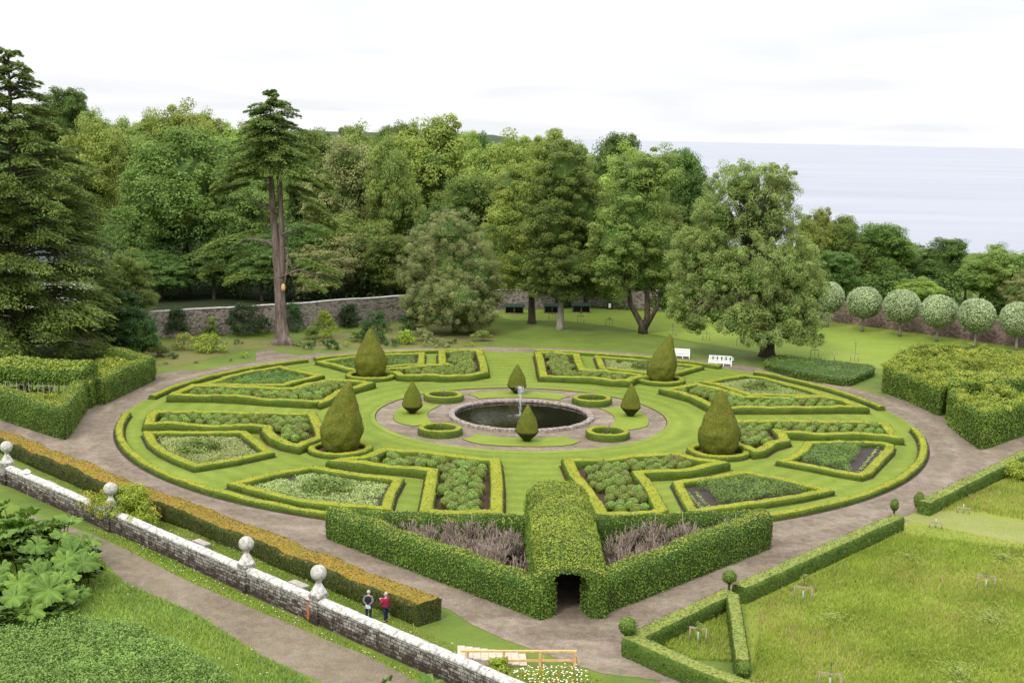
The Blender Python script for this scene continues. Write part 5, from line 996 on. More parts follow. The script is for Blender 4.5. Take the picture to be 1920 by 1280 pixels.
# whitebeams (lollipops)
rg=np.random.default_rng(31); lab=['first from the left, half behind the big elm','second from the left','third from the left','fourth from the left','fifth from the left','at the right edge of the row']
b0_=None
for i,(bx_,by_,cx_,cy_,r_) in enumerate([(1551,613,1564,558,29),(1617,622,1622,567,34),(1687,631,1690,573.5,35),(1756,640,1761,583,34.5),(1827,650,1831,591,34),(1904,658,1904,598,34)]):
    x,y,_=gz(bx_,by_)
    zc=AT(cx_,cy_,y)[2]; r=r_*y/FPX*1.0
    if b0_ is None:
        t=empty('whitebeam',(0,0,0),'x','tree'); mb=MB(); tube(mb,[(0,0,-.05),(.05,0,1.0),(0,0,2.2),(0,0,3.4)],[.26,.2,.18,.12],8); mb.build('trunk',M['barkg'],t)
        mb=MB(); sphere(mb,(0,0,4.3),2.2,1,20,14,.92,nz=.06); n=7000; d=unit(rg.normal(size=(n,3))); q=np.array([1+.05*noise.noise(Vector(k*3)) for k in d]); P=np.array([0,0,4.3])+d*(2.42*q*rg.uniform(.93,1.04,n))[:,None]*np.array([1,1,.93])
        cl=np.array([noise.noise(Vector(k*9)) for k in d]); leaves(mb,P,d+[0,0,.3]+rg.normal(size=d.shape)*.45,.19,.6,0,np.clip(.42+.5*cl+.25*d[:,2]+rg.normal(0,.15,n),0,1),rg); mb.build('crown',[M['Lbeam'],M['ballc']],t); b0_=t
    else: t=dup(b0_)
    k=r/2.45; t.location=(x,y,0); t.scale=(k*[1,1.03,.98,1,1.04,.97][i],k*[1,.97,1.04,1,.98,1.02][i],zc/4.3); t.rotation_euler=(0,0,i*1.3); tag(t,'clipped round whitebeam like a lollipop, '+lab[i],'tree','row of lollipop whitebeams')
# ---------------------------------------------------------------- conifers
def pad(mb,c,dirv,Ln,Wd,n,size,rg,m=0,droop=.35,tb=.5):
    """flat layered spray of needles"""
    d=np.array([dirv[0],dirv[1],0.]); d/=np.linalg.norm(d)+1e-9; s_=np.array([-d[1],d[0],0]); u=rg.random(n)**.8; v=rg.normal(0,.36,n)*(1.05-u*.55)
    P=np.array(c)+np.outer(u*Ln,d)+np.outer(v*Wd,s_); P[:,2]+=-droop*Ln*.35*u**2-np.abs(v)**1.5*Wd*.35+rg.normal(0,.10,n)+dirv[2]*u*Ln
    td=d+np.outer(v,s_)*1.1+rg.normal(0,.35,(n,3))*[1,1,.5]; td[:,2]-=.25
    NN=np.array([0,0,1.])+rg.normal(0,.45,(n,3)); leaves(mb,P,NN,size,.34,m,np.clip(rg.normal(tb,.18,n)+.25*(u-.5),0,1),rg,tdir=td)
def cedar(name,base,Hh,prof,lb,leafm,seed,tiers,per,trunkr,dens=1.0,size=.75,barkm='bark',minz=.06,mirror=None):
    t=empty(name,base,lb,'tree'); rg=np.random.default_rng(seed); mb=MB(); mt=MB(); tube(mt,[(0,0,-.2),(0,0,1),(.1,0,Hh*.4),(0,.1,Hh*.75),(0,0,Hh*.97)],[trunkr*1.4,trunkr,trunkr*.75,trunkr*.35,.06],10)
    for i in range(tiers):
        f=minz+(1-minz)*(i+.5)/tiers; z=Hh*f; Rm=float(np.interp(f,[p[0] for p in prof],[p[1] for p in prof])); k=max(4,int(per*(.45+.55*Rm/max(p[1] for p in prof)))); a0=rg.uniform(0,6.28)
        for j in range(k):
            a_=a0+2*PI*j/k+rg.uniform(-.3,.3); r=Rm*rg.uniform(.72,1.12); zz_=z+rg.uniform(-.5,.5)*Hh/tiers; dv_=(math.cos(a_),math.sin(a_),-.02)
            tube(mt,[(0,0,zz_-.4),(math.cos(a_)*r*.5,math.sin(a_)*r*.5,zz_+.15),(math.cos(a_)*r*.9,math.sin(a_)*r*.9,zz_-.1-r*.06)],[.16,.10,.04],5)
            pad(mb,(math.cos(a_)*r*.18,math.sin(a_)*r*.18,zz_+.1),dv_,r*.85,r*.30+.5,int(120*dens*(.3+r/8)),size,rg,0,.35,.5)
            for q in range(3):
                b_=a_+rg.uniform(-.5,.5); s_=rg.uniform(.45,.85)*r; pad(mb,(math.cos(a_)*s_,math.sin(a_)*s_,zz_+rg.uniform(-.3,.35)),(math.cos(b_),math.sin(b_),-.05),r*.38,r*.22+.4,int(55*dens*(.3+r/8)),size,rg,0,.7,.6)
    mt.build('trunk',M[barkm],t); mb.build('crown',M[leafm],t,smooth=False); return t
cedar('cedar',(*G(38,672),0),0+ (27*(672-106)/(672-238)),[(0,11.0),(.12,12.2),(.25,11.6),(.4,10.0),(.55,8.6),(.7,7.4),(.82,5.2),(.9,2.9),(.96,3.0),(1,1.0)],'enormous dark layered cedar at the left edge of the picture','Lced',401,31,11,1.0,1.5,.5)
# dark yew-like tree and light tree at the cedar's right foot
b=gz(243,668); Y=b[1]; treeW('yew_tree',b,[pb(240,620,42,48,Y),pb(215,600,30,45,Y,2),pb(262,630,28,36,Y,-1),pb(235,575,26,30,Y,1)],'dark drooping evergreen at the right foot of the cedar','tree','Ldark',306,90,170,.26,.8,tr=.3)
b=gz(238,640); Y=b[1]+4; b=(b[0],Y,0); treeW('willow_tree',b,[pb(240,520,36,42,Y),pb(215,545,35,45,Y,1),pb(262,555,28,42,Y,0),pb(235,490,22,24,Y,1),pb(205,590,35,35,Y)],'light green soft tree beside the cedar, above the dark evergreen','tree','Lelm',307,90,170,.28,.9,tr=.3)
# the tall pine-like cedar with a bare double trunk
b=gz(532,645); Y=b[1]; bx,by=b[0],b[1]; t=empty('tall_cedar',b,'tall old cedar with bare reddish double trunk and flat tufted crown','tree')
def loc(px,py,dy=0): x,y,z=AT(px,py,Y+dy); return (x-bx,y-by,z)
mt=MB(); tube(mt,[loc(533,652),loc(530,632),loc(527,600),loc(524,540),loc(518,470),loc(512,400),loc(508,330),loc(508,270),loc(507,200)],[1.6,.92,.74,.68,.50,.40,.33,.24,.10],14)
tube(mt,[loc(526,560),loc(529,500),loc(528,440),loc(526,380),loc(523,325),loc(520,270)],[.45,.42,.36,.34,.30,.16],10)
for k,(sx_,sy_) in enumerate(((500,650),(515,654),(548,653),(562,646))): tube(mt,[loc(530,632),loc((sx_+530)/2,645,-.5),loc(sx_,sy_,-1.2)],[.8,.5,.12],6)
for P_,r_ in [([(520,400),(495,385),(470,375),(464,358)],.24),([(522,468),(500,452),(470,448),(440,462)],.34),([(530,560),(538,500),(540,455),(538,415)],.18),([(531,470),(548,500),(548,530)],.14),([(528,440),(550,430),(575,425)],.16),([(515,380),(540,375),(560,372)],.12),([(512,330),(480,325),(440,335)],.2),([(516,330),(560,318),(600,320)],.2),([(524,520),(560,505),(600,515)],.16)]:
    tube(mt,[loc(a_,c_,random.uniform(-.5,.5)) for a_,c_ in P_],[r_*(1-.28*i) for i in range(len(P_))],6)
tk=mt.build('trunk',M['barkr'],t)
f=MB(); lathe(f,(0,0,0),[(.55,-.05),(.5,.02),(.2,.05)],14); w_=f.build('wound',M['wound'],tk); w_.location=(loc(537,538)[0]-.25,-.78,loc(537,538)[2]); w_.rotation_euler=(R(90),0,R(15)); w_.scale=(.5,.95,1)
f=MB(); lathe(f,(0,0,0),[(.22,.0),(.15,.12),(.05,.13)],10); r_=f.build('hollow',M['wred'],tk); r_.location=(loc(537,541)[0]-.25,-.86,loc(537,542)[2]-.1); r_.rotation_euler=(R(90),0,R(15)); r_.scale=(.6,1.0,1)
mb=MB(); rg=np.random.default_rng(44); ks=[(182,15),(200,44),(220,52),(238,58),(258,66),(280,82),(300,92),(318,98)]; 
for i,(py,hw) in enumerate(ks):
    c0=loc(507+(4 if py>250 else 0),py); r0=hw*Y/FPX; nb=7+i
    for j in range(nb*2):
        a_=2*PI*j/nb+rg.uniform(-.4,.4); r=r0*rg.uniform(.45,1.2); z=c0[2]+rg.uniform(-.8,.8)
        pad(mb,(c0[0]+math.cos(a_)*r*.2,math.sin(a_)*r*.2,z),(math.cos(a_),math.sin(a_),.0),r*.85,r*.27+.45,int(120+30*r),.42,rg,0,.5,.55)
for (px,py,dx_,ln_,wd_,n_) in [(470,345,-1,3.6,1.6,330),(440,335,-1,2.6,1.4,300),(430,350,-1,2.2,1.2,240),(560,330,1,3.0,1.8,380),(590,340,1,2.2,1.4,280),(560,370,1,3.2,1.6,260),(575,390,1,3.0,1.4,300),(575,405,1,3.5,1.6,280),(560,425,1,4.2,1.6,260),(600,410,1,2.2,1.2,260),
    (455,440,-1,3.8,1.6,360),(435,450,-1,4.2,1.8,420),(480,430,-1,3.2,1.4,260),(420,470,-1,3.4,1.4,320),(470,475,-1,2.6,1.4,240),(430,500,-1,3.4,1.7,330),(470,510,-1,3.0,1.8,380),(400,500,-1,1.8,1.2,180),(560,480,1,3.2,1.6,260),(590,500,1,3.2,1.6,280),(600,520,1,2.4,1.4,260),(560,520,1,3.4,1.6,260),(545,350,1,3,1.7,260),(480,300,-1,3,1.6,260),(585,345,1,2.8,1.6,300)]:
    c0=loc(px,py,rg.uniform(-2,2)); 
    for q in range(2): pad(mb,(c0[0],c0[1]+rg.uniform(-1.2,1.2),c0[2]+rg.uniform(-.3,.3)),(dx_,rg.uniform(-.5,.5),-.05),ln_*1.1,wd_*.85,int(n_*1.7),.42,rg,0,.9,.85)
mb.build('crown',M['Lced'],t,smooth=False)
# ---------------------------------------------------------------- border shrubs (px of base, half width px, height px, material, label)
SH=[(336,632,28,56,'Ldark','dark climber clump on the wall right of the evergreen'),(462,628,42,62,'Ldark','wide dark evergreen shrub against the wall left of the cedar trunk'),(548,620,28,52,'Ldark','dark ivy clump on the wall right of the cedar trunk'),(345,655,26,34,'Lorng','orange flowering azalea left of the pale shrub'),(395,660,36,36,'Llime','pale spreading azalea with yellow-orange flowers'),
(608,632,34,50,'Llime','light green conical conifer left of the dark round shrub'),(705,642,34,60,'Ldark','dark rounded shrub with a lighter top left of the holm oak'),(650,615,18,40,'Ldark','sprawling dark wall shrub behind the conical conifer'),(622,655,16,20,'Ldark','small dark shrub by the path behind the back hedge'),(760,645,22,26,'Llime','yellowish low shrub left of the holm oak trunk'),(790,640,26,24,'Lholm','brownish low shrub just left of the holm oak trunk'),
(735,648,16,14,'Ldark','round dark shrub beside the back hedge'),(820,650,30,16,'Lholm','wide brownish low shrub below the holm oak'),(905,640,24,20,'Lelm','green spreading shrub right of the holm oak trunk'),(326,672,13,14,'Ldark','small round bush on the slope behind the left path'),(457,670,11,12,'Llime','small lime bush beside the side track'),(445,645,16,9,'Ldark','low flat shrub left of the cedar roots'),(560,650,12,16,'Lelm','small green bush just right of the cedar roots'),(578,655,14,14,'Ldark','small dark bush right of the cedar roots'),(600,648,18,12,'Ldark','dark low cushion plant in the left border'),
(300,668,22,22,'Lelm','pale twiggy shrub beside the left hornbeam block'),(285,650,16,34,'Lelm','grey-green tall shrub behind the hornbeam block'),(1052,575,22,22,'Ldark','dark round bush among the sheds'),(935,578,16,18,'Ldark','dark rounded bush left of the sheds'),(1080,570,22,20,'Ldark','dark bush behind the rightmost shed'),(1720,590,24,30,'Lelm','pale bush behind the wall between third and fourth lollipop trees'),(650,650,12,10,'Llime','tiny yellow-green tuft in the left border'),(690,655,14,9,'Lholm','tiny brown cushion in the left border'),(850,645,14,10,'Ldark','small dark shrub below the holm oak trunk'),(880,650,14,9,'Llime','small bright shrub in the border below the holm oak'),
(655,612,24,44,'Ldark','dark climber on the wall right of the small conifer'),(395,630,20,36,'Lelm','light green wall shrub behind the yellow azalea'),(500,625,14,30,'Ldark','thin dark wall shrub left of the tall cedar trunk'),(585,635,22,26,'Lelm','green leafy shrub between the tall cedar and the conical conifer'),(770,625,24,40,'Ldark','dark tall shrub beside the left side of the holm oak'),(670,640,20,22,'Lelm','loose green shrub in the border left of the dark round shrub'),(310,683,7,6,'Lholm','tiny brown plant on the slope, leftmost'),(369,681,7,6,'Lholm','tiny brown plant on the slope, middle of three'),(432,676,6,5,'Lholm','tiny brown plant on the slope, rightmost'),(1770,700,4,3,'Ldark','x')][:-1]
for i,(px,py,hw,hp,mt_,lb) in enumerate(SH):
    x,y=G(px,py); k=y/FPX; w_=hw*k; h_=hp*k*1.02; rg=np.random.default_rng(500+i); n=max(8,int(8+ w_*h_*5)); a_=rg.uniform(0,6.28,n); q=np.sqrt(rg.random(n)); cr=min(.55,max(.14,.3*min(w_,h_))); u=rg.random(n)
    cone=('conical' in lb); ww=(1-u)*.9+.15 if cone else np.sqrt(np.clip(1.05-(u*1.0)**2.4,0.05,1)); cs=np.stack([x+(w_-cr*.6)*q**.6*ww*np.cos(a_),y+(w_-cr*.6)*q**.6*ww*.8*np.sin(a_),cr*.5+u*(h_-cr)],1)
    mb=MB(); 
    if mt_=='Lorng': clumps(mb,cs,cr,60,.15,1,rg); clumps(mb,cs[::2],cr*1.05,30,.13,0,rg)
    else: clumps(mb,cs,cr,int(70 if cr>.3 else 45),min(.2,.5*cr),0,rg,tb=.5)
    if 'azalea' in lb or 'twiggy' in lb:
        if mt_!='Lorng': clumps(mb,cs[::4],cr,10,.13,1 if 'azalea' in lb else 0,rg)
        for j in range(10): t_=rg.uniform(0,6.28); tube(mb,[(x,y,0),(x+w_*.4*math.cos(t_),y+.3*w_*math.sin(t_),h_*.4),(x+w_*.9*math.cos(t_),y+.8*w_*math.sin(t_),h_*.75)],[.06,.04,.02],5,2)
    else: tube(mb,[(x,y,0),(x,y,h_*.5)],.05,5,2)
    tag(mb.build('border_shrub',[M[mt_],M['Lelm'] if mt_=='Lorng' else M['Lorng'],M['twig']],loc=(x,y,0)),lb,'shrub','shrubs in the borders')
# bedding block at the back right
block([G(1432,693),G(1500,712),G(1590,726),G(1636,708),G(1640,703),G(1637,688,.6),G(1540,678,.6),G(1462,669,.6),G(1436,676,.6)],.95,'low dark green bedding block beside the back right path',180,'bedding_block','plants',50,.12,'lav','lav',None,.17,.9,crad=.4)
rg=np.random.default_rng(61); x,y=G(1912,897); a_=rg.uniform(0,6.28,60); q=np.sqrt(rg.random(60))*1.3; cs=np.stack([x+q*np.cos(a_),y+q*np.sin(a_),.2+1.1*np.sqrt(np.clip(1-(q/1.5)**2,0,1))*rg.uniform(.3,1,60)],1)
leafy('yellow_shrub',cs,.42,110,.13,[M['Llime'],M['bark']],'bright yellow-green rounded shrub at the right edge behind the low hedge','shrub',loc=(x,y,0),seed=4)
x,y=G(936,1262); cs=np.stack([x+rg.normal(0,.28,24),y+rg.normal(0,.28,24),rg.uniform(.1,.75,24)],1); leafy('lime_bush',cs,.24,110,.10,[M['Llime'],M['bark']],'small lime green bush in front of the timber handrail','shrub',loc=(x,y,0),seed=5)
# ---------------------------------------------------------------- meadow grass, verges, daisies
def blades(name,poly,n,lb,mats,seed,h=(.25,.55),w=.03,lean=.3,filt=None,kindw=(.8,.2,0),tb=.5):
    rg=np.random.default_rng(seed); xs_=[p[0] for p in poly]; ys_=[p[1] for p in poly]; P=[]
    while len(P)<n:
        X=rg.uniform(min(xs_),max(xs_),4000); Y_=rg.uniform(min(ys_),max(ys_),4000)
        P+= [(a,b_) for a,b_ in zip(X,Y_) if inside(poly,a,b_) and (filt is None or rg.random()<filt(a,b_))]
    P=np.array(P[:n]); hh=rg.uniform(*h,n); a_=rg.uniform(0,PI,n); l=rg.normal(0,lean,(n,2))*hh[:,None]; ww=w*rg.uniform(.6,1.4,n)
    dx_=np.cos(a_)*ww; dy_=np.sin(a_)*ww; z=np.zeros(n)
    V=np.stack([np.stack([P[:,0]-dx_,P[:,1]-dy_,z],1),np.stack([P[:,0]+dx_,P[:,1]+dy_,z],1),np.stack([P[:,0]+dx_*.5+l[:,0]*.5,P[:,1]+dy_*.5+l[:,1]*.5,hh*.6],1),np.stack([P[:,0]+l[:,0],P[:,1]+l[:,1],hh],1)],1).reshape(-1,3)
    mb=MB(); nzv=np.array([noise.noise(Vector((p[0]*.16,p[1]*.16,seed))) for p in P]); mi=np.where(rg.random(n)<np.clip(kindw[1]+nzv*.35,0,1),1,0); 
    if kindw[2]: mi=np.where((rg.random(n)<kindw[2])&(nzv>.25),2,mi)
    mb.add(V,np.arange(n*4).reshape(n,4),mi,np.repeat(np.clip(rg.normal(tb,.2,n)+nzv*.4,0,1),4)); tag(mb.build(name,mats,smooth=False),lb,'grass',kind='stuff')
MG=[M['Lblade'],M['Lseed'],M['Lflat']]
mead=[G(*q) for q in [(1425,1130),(1690,1000),(1760,1010),(1950,1035),(2080,1100),(2080,1420),(1560,1420),(1440,1330),(1412,1262)]]
blades('meadow_grass',mead,60000,'long uncut meadow grass with reddish seed heads at the right',MG,1,(.15,.38),.028,.35,lambda x,y:.5+.5*min(1,max(0,.6+noise.noise(Vector((x*.3,y*.3,0))))),(.7,.10,0))
blades('short_meadow_grass',[G(*q) for q in [(1393,1120),(1690,985),(1740,985),(1950,1025),(2080,1060),(2080,1440),(1500,1440),(1430,1330),(1403,1262)]],26000,'shorter grass round the edges of the meadow at the right',MG,21,(.05,.16),.03,.4,None,(.9,.05,0),.45)
mead2=[G(*q) for q in [(1745,960),(1925,885),(2100,810),(2150,960),(1950,980),(1800,955)]]; blades('meadow_grass',mead2,16000,'uncut meadow grass behind the trodden track at the right',MG,2,(.15,.4),.03,.3,None,(.7,.18,0))
tri=[G(*q) for q in [(1225,1200),(1362,1140),(1376,1240),(1300,1235)]]; blades('rough_grass',tri,7000,'rough grass inside the triangle of low hedges',MG,3,(.1,.3),.03,.4,None,(.9,.05,0),.6)
for i,(px,py,r_) in enumerate([(1855,1165,2.2),(1800,1270,1.9),(1880,1050,1.6),(1560,1165,1.3),(1700,1050,1.0),(1480,1010,0)]):
    if not r_: continue
    x,y=G(px,py); rg=np.random.default_rng(800+i); n=int(120*r_*r_+60); a_=rg.uniform(0,6.28,n); q=np.abs(rg.normal(0,.55,n))*r_*(1+.5*np.sin(a_*3+i)); P=np.stack([x+q*np.cos(a_),y+q*np.sin(a_)*1.3,rg.uniform(.15,.42,n)],1); sw=np.array([noise.noise(Vector((p[0]*.5,p[1]*.5,i)))*5 for p in P])
    mb=MB(); leaves(mb,P,np.tile([0,0,1.],(n,1))+rg.normal(0,.3,(n,3)),.32,.10,0,np.clip(rg.normal(.4,.2,n),0,1),rg,tdir=np.stack([np.cos(sw),np.sin(sw),0*sw-.1],1)); tag(mb.build('flattened_grass',M['Lflat'],smooth=False),'swirled patch of pale flattened grass in the meadow','grass',kind='stuff')
vg=[G(*q) for q in [(-40,1040),(60,1000),(176,1034),(200,1065),(234,1094),(332,1135),(391,1165),(483,1225),(560,1265),(660,1330),(500,1450),(-60,1450)]]
blades('verge_grass',vg,52000,'lush green grass bank at the bottom left',[M['Lherb'],M['Lblade'],M['Lflat']],5,(.08,.32),.03,.4,None,(.4,.35,0),.6)
vg2=[G(*q) for q in [(150,985),(240,1008),(441,1108),(594,1177),(725,1240),(792,1264),(770,1272),(689,1229),(602,1195),(480,1143),(351,1089),(234,1028)]]; blades('verge_grass',vg2,9000,'grass strip between the path and the stone wall',MG,6,(.05,.16),.03,.4,None,(.9,.03,0),.55)
strip=[G(*q) for q in [(60,880),(250,960),(480,1040),(700,1140),(800,1185),(880,1225),(860,1225),(700,1165),(560,1105),(400,1040),(200,950)]]; blades('verge_grass',strip,9000,'grass strip between the wall and the yew hedge',MG,7,(.04,.14),.03,.4,None,(.95,.02,0),.45)
# herbs at the bottom left
hb=[G(*q) for q in [(-60,1170),(130,1170),(230,1175),(330,1215),(420,1265),(470,1330),(300,1450),(-80,1450)]]; rg=np.random.default_rng(14); pts=fill(hb,.1,.30,rg); mb=MB(); cs=[(x,y,.25+.4*abs(noise.noise(Vector((x*.4,y*.4,0))))+.1*rg.random()) for x,y in pts]; clumps(mb,cs,.22,34,.12,0,rg,tb=.5,sq=1.3,tv=.2)
tag(mb.build('wild_herbs',M['Lherb'],smooth=False),'dense patch of leafy wild herbs filling the bottom left corner','herbs',kind='stuff')
# daisies
mb=MB(); rg=np.random.default_rng(15); dp=[G(*q) for q in [(935,1268),(985,1256),(1085,1254),(1120,1272),(1170,1300),(1150,1420),(1030,1400)]]; blades('rough_grass',dp,6000,'rough grass behind the end of the stone wall at the bottom',MG,9,(.08,.3),.03,.4,None,(.9,.05,0),.6)
pts=fill([G(*q) for q in [(955,1268),(985,1258),(1080,1256),(1110,1278),(1080,1300),(1000,1300)]],.02,.24,rg); n=len(pts)
for (x,y) in pts:
    z=rg.uniform(.25,.42); r_=rg.uniform(.035,.055); k=7; m=1 if (rg.random()<.12) else 0; mb.add([(x+r_*math.cos(2*PI*i/k),y+r_*math.sin(2*PI*i/k),z) for i in range(k)]+[(x,y,z+.02)],[(i,(i+1)%k,k) for i in range(k)],m)
tag(mb.build('daisies',[M['white'],M['orange']],smooth=False),'patch of white daisies with a few orange poppies at the bottom','flowers',kind='stuff')
mb=MB(); rg=np.random.default_rng(16)
for poly,n_ in ((vg,90),(vg2,60),([G(*q) for q in [(1000,560),(1300,590),(1560,610),(1900,660),(1640,690),(1300,640),(1060,600)]],110),(strip,30)):
    xs_=[p[0] for p in poly]; ys_=[p[1] for p in poly]; c_=0
    while c_<n_:
        x,y=rg.uniform(min(xs_),max(xs_)),rg.uniform(min(ys_),max(ys_))
        if inside(poly,x,y): r_=.035 if y<120 else .055; mb.add([(x+r_*math.cos(2*PI*i/6),y+r_*math.sin(2*PI*i/6),.16) for i in range(6)],[(0,1,2,3,4,5)],0); c_+=1
tag(mb.build('scattered_daisies',[M['white']],smooth=False),'tiny white flowers scattered through the grass','flowers',kind='stuff')
# fallen petals at the hedge feet / on path skipped: gravel variation carries it
# ---------------------------------------------------------------- gunnera
def gunleaf(sz,seed):
    rg=random.Random(seed); nl=7; V=[(0,0,0)];F=[];seg=70; rings=4
    for i in range(seg):
        t=-PI*.93+2*PI*.93*i/(seg-1); lobe=.66+.34*abs(math.cos(t*nl/2))**.7; tooth=1+.09*math.sin(t*29)+.07*rg.uniform(-1,1); rr=sz*.5*lobe*tooth*(1-.12*abs(t)/PI)
        for k in range(1,rings+1):
            q=k/rings; r=rr*q; ridge=abs(math.cos(t*nl/2)); z=.16*sz*q-.17*sz*q*q*q+.10*sz*q*ridge+.03*sz*math.sin(t*29)*q+.03*sz*rg.uniform(-1,1)*q; V.append((r*math.cos(t),r*math.sin(t),z))
    for i in range(seg-1):
        F.append((0,1+i*rings,1+(i+1)*rings))
        for k in range(rings-1): a=1+i*rings+k; b=1+(i+1)*rings+k; F.append((a,a+1,b+1,b))
    tint=[.75]+[ (.75 if abs(math.cos((-PI*.93+2*PI*.93*i/(seg-1))*nl/2))>.97 else .42)+.12*rg.uniform(-1,1) for i in range(seg) for k in range(rings)]
    return V,F,tint
def gunnera(poly_px,n,seed,lb,zr,szr):
    P=[G(*q) for q in poly_px]; rg=random.Random(seed); c=cent(P); mb=MB(); xs_=[p[0] for p in P]; ys_=[p[1] for p in P]; got=[];tr=0
    while len(got)<n and tr<5000:
        tr+=1; x,y=rg.uniform(min(xs_),max(xs_)),rg.uniform(min(ys_),max(ys_))
        if inside(P,x,y) and all(math.hypot(x-a,y-b)>.48 for a,b,_ in got): got.append((x,y,rg.uniform(*zr)))
    for i,(x,y,z) in enumerate(got):
        z*=1-.35*min(1,math.hypot(x-c[0],y-c[1])/6); sz=rg.uniform(*szr); Vv,F,tt=gunleaf(sz,seed*100+i); d=Vector((x-c[0],y-c[1],0)); d=d.normalized() if d.length>.1 else Vector((0,-1,0)); d=(d+Vector((rg.uniform(-.5,.5),rg.uniform(-.9,.1),0))).normalized()
        tilt=rg.uniform(.15,.95); ax=Vector((-d.y,d.x,0)); m=Matrix.Rotation(tilt,3,ax)@Matrix.Rotation(rg.uniform(0,6.28),3,'Z')
        b=rg.uniform(-.25,.3); mb.add([tuple(m@Vector(v)+Vector((x,y,z))) for v in Vv],F,0,[min(1,max(0,t+b)) for t in tt])
        tube(mb,[(x-d.x*.5,y-d.y*.5,0),(x-d.x*.25,y-d.y*.25,z*.6),(x,y,z)],[.05,.045,.035],5,1)
        if i%2==0: # low inner leaves
            Vv,F,tt=gunleaf(sz*.8,seed*100+i+500); mb.add([tuple(m@Vector(v)+Vector((x+rg.uniform(-.5,.5),y+rg.uniform(-.5,.5),z*.55))) for v in Vv],F,0,[max(0,t-.2) for t in tt])
    tag(mb.build('gunnera',[M['Lgun'],M['Llow']],loc=(c[0],c[1],0)),lb,'gunnera plant','giant leaved gunneras')
gunnera([(-120,985),(20,975),(110,1000),(170,1060),(175,1130),(120,1175),(-10,1190),(-140,1150)],120,3,'giant-leaved gunnera clump filling the left edge above the herbs',(1.1,2.9),(1.1,2.1))
gunnera([(650,1335),(730,1325),(840,1330),(880,1360),(800,1420),(680,1400)],16,5,'giant-leaved gunnera tips poking in at the bottom edge beside the wall',(1.1,1.5),(1.3,1.9))
# ---------------------------------------------------------------- people
def skinmesh(name,verts,edges,radii,mat,parent=None,levels=2,root=0):
    me=bpy.data.meshes.new(name); me.from_pydata([tuple(v) for v in verts],edges,[]); me.update(); o=bpy.data.objects.new(name,me); COL.objects.link(o)
    m=o.modifiers.new('s','SKIN'); sv=me.skin_vertices[0].data
    for i,r in enumerate(radii): sv[i].radius=(r,r) if np.isscalar(r) else r
    for s_ in sv: s_.use_root=False
    sv[root].use_root=True; sb=o.modifiers.new('b','SUBSURF'); sb.levels=levels; sb.render_levels=levels
    dg=bpy.context.evaluated_depsgraph_get(); m2=bpy.data.meshes.new_from_object(o.evaluated_get(dg)); bpy.data.objects.remove(o); o=bpy.data.objects.new(name,m2); COL.objects.link(o)
    for p in m2.polygons: p.use_smooth=True
    m2.materials.clear(); m2.materials.append(mat); 
    if parent: o.parent=parent
    return o
sk=plain('skin',(.45,.26,.19),(.52,.31,.23),8,.6,.05); hairg=plain('grey_hair',(.25,.24,.23),(.42,.41,.40),20,.8,.3)
def cl(name,c1,c2): return plain(name,c1,c2,9,.85,.3)
navy=cl('navy_trousers',(.010,.016,.045),(.02,.028,.07)); blk=cl('black_cloth',(.010,.011,.014),(.022,.023,.028)); greyc=cl('grey_sleeve',(.10,.11,.12),(.15,.16,.17)); redc=cl('crimson_jacket',(.20,.008,.035),(.30,.014,.05)); shoe=cl('dark_shoe',(.015,.013,.012),(.03,.028,.025))
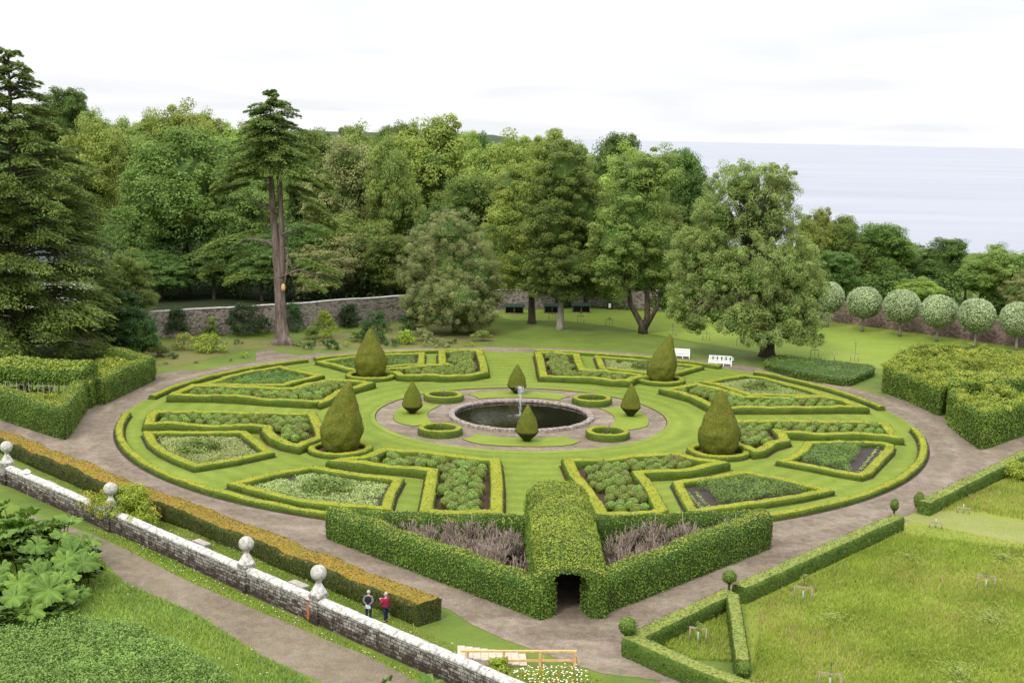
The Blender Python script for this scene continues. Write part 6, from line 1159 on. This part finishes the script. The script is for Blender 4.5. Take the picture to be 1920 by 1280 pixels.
def person(px,py,face,lb,arms,vest,sleeve,trous,hh=1.74):
    x,y=G(px,py); t=empty('person',(x,y,0),lb,'person',None,face); k=hh/1.75
    # local frame: +Y is the direction faced
    V=[(0,0,.95),(0,0,1.15),(0,-.01,1.36),(0,-.01,1.46),(0,.0,1.53),(0,.02,1.63),(0,.02,1.72)]; Rr=[(.15,.11),(.14,.10),(.17,.11),(.07,.065),(.055,.055),(.082,.10),(.06,.075)]; Ed=[(i,i+1) for i in range(6)]
    def add(p,r,par): V.append(p);Rr.append(r);Ed.append((par,len(V)-1)); return len(V)-1
    for s in(-1,1):
        a=add((s*.10,0,.88),(.09,.09),0); a=add((s*.11,.01,.5),(.06,.065),a); a=add((s*.11,-.02,.09),(.042,.042),a); add((s*.13,.12,.04),(.04,.03),a)
        sh=add((s*.17,-.01,1.40),(.065,.06),2); el=add(arms[s][0],(.045,.045),sh); wr=add(arms[s][1],(.030,.030),el); hd=add(tuple(Vector(arms[s][1])+(Vector(arms[s][2]))*.07),(.036,.022),wr)
        D=Vector(arms[s][2]); sd=D.cross(Vector((0,0,1))); sd=sd.normalized() if sd.length>.1 else Vector((1,0,0))
        for f_ in range(4): q=Vector(V[hd])+sd*(.022*(f_-1.5)); f1=add(tuple(q+D*.045),.009,hd); add(tuple(q+D*(.075+.01*(f_ in(1,2)))+Vector((0,0,-.012))),.007,f1)
        add(tuple(Vector(V[wr])+sd*.045*s+D*.05),.010,wr)
    V=[Vector(v)*k for v in V]; skinmesh('body',V,Ed,[tuple(np.array(r)*k) if not np.isscalar(r) else r*k for r in Rr],sk,t,2)
    f=MB(); sphere(f,(0,.13*k,1.645*k),.018*k,0,8,6,1.4); 
    for s in(-1,1): sphere(f,(s*.088*k,.01,1.64*k),.022*k,0,8,6,1.5)
    sphere(f,(0,.115*k,1.59*k),.02,0,8,5,.4); f.build('face_features',sk,t)
    f=MB(); 
    for s in(-1,1): sphere(f,(s*.032*k,.112*k,1.665*k),.010,0,6,5)
    f.build('eyes',M['black'],t)
    f=MB(); sphere(f,(0,-.012,1.672*k),.102*k,0,18,12,1.12,nz=.05,nf=5); V0=f.V[0]; V0[:,1]=np.where(V0[:,2]<1.66*k,np.minimum(V0[:,1],.03),np.minimum(V0[:,1],.105)); V0[:,2]=np.maximum(V0[:,2],1.58*k); f.build('hair',hairg,t)
    # upper garment
    Vj=[(0,0,.90),(0,0,1.0),(0,0,1.18),(0,-.01,1.37),(0,-.01,1.47)]; Rj=[(.27,.20),(.265,.195),(.26,.19),(.275,.19),(.12,.10)]; Ej=[(0,1),(1,2),(2,3),(3,4)]
    skinmesh('jacket',[Vector(v)*k for v in Vj],Ej,[tuple(np.array(r)*k) for r in Rj],vest,t,2)
    for s in(-1,1): skinmesh('sleeve',[Vector(v)*k for v in [(s*.13,-.01,1.40),(s*.19,-.01,1.38),tuple(arms[s][0]),tuple(Vector(arms[s][0]).lerp(Vector(arms[s][1]),.9))]],[(0,1),(1,2),(2,3)],[.10*k,.098*k,.075*k,.055*k],sleeve,t,2)
    skinmesh('trousers',[Vector(v)*k for v in [(0,0,.96),(-.10,0,.85),(-.11,.01,.5),(-.11,-.02,.12),(.10,0,.85),(.11,.01,.5),(.11,-.02,.12)]],[(0,1),(1,2),(2,3),(0,4),(4,5),(5,6)],[(.165*k,.13*k),.105*k,.078*k,.062*k,.105*k,.078*k,.062*k],trous,t,2)
    for s in(-1,1): f=MB(); sphere(f,(s*.12*k,.05,.045),.055,0,12,8,.8); f.V[0][:,1]=(f.V[0][:,1]-.05)*2.3+.05; f.build('shoe',shoe,t)
    return t,(x,y)
t1,p1=person(691,1162,-.15,'grey-haired person in black vest with grey sleeves, hands clasped behind the back',{-1:((-.27,-.10,1.13),(-.07,-.20,.97),(.8,-.1,-.3)),1:((.27,-.10,1.13),(.07,-.20,.95),(-.8,-.1,-.3))},blk,greyc,navy)
f=MB(); V=[];n=5
for i in range(n+1):
    for j in range(n+1): V.append((-.15+.3*i/n,.02*math.sin(i*2+j),-.1+.2*j/n+.02*math.sin(i)))
F=[(i*(n+1)+j,(i+1)*(n+1)+j,(i+1)*(n+1)+j+1,i*(n+1)+j+1) for i in range(n) for j in range(n)]; F2=[tuple(reversed([k+36 for k in q])) for q in F]; V+=[(a,b-.012,c_) for a,b,c_ in V]; f.add(V,F+F2)
o=f.build('folded_map',NM('blue_white_paper').fin((.55,.70,.85),.6)); q=Matrix.Rotation(-.15,3,'Z')@Vector((0.03,-.245,.86)); o.location=(p1[0]+q.x,p1[1]+q.y,q.z); o.rotation_euler=(.2,0,-.15); tag(o,'pale blue and white folded map held behind the back of the left person','map')
t2,p2=person(723,1166,1.15,'grey-haired person in crimson jacket and navy trousers raising a camera',{-1:((-.25,.10,1.17),(-.08,.30,1.36),(.4,.5,.3)),1:((.25,.10,1.17),(.08,.30,1.34),(-.4,.5,.3))},redc,redc,navy)
f=MB(); box(f,(0,0,0),(.14,.07,.10)); box(f,(0,0,.06),(.05,.05,.03)); cm=None; o=f.build('photo_camera',M['black'],smooth=False); f=MB(); tube(f,[(0,.03,0),(0,.13,0)],[.04,.045],12); f.build('lens',M['black'],o)
q=Matrix.Rotation(1.15,3,'Z')@Vector((0,.37,1.40)); o.location=(p2[0]+q.x,p2[1]+q.y,q.z); o.rotation_euler=(0,0,1.15); tag(o,'black camera held up by the person in the crimson jacket','camera')
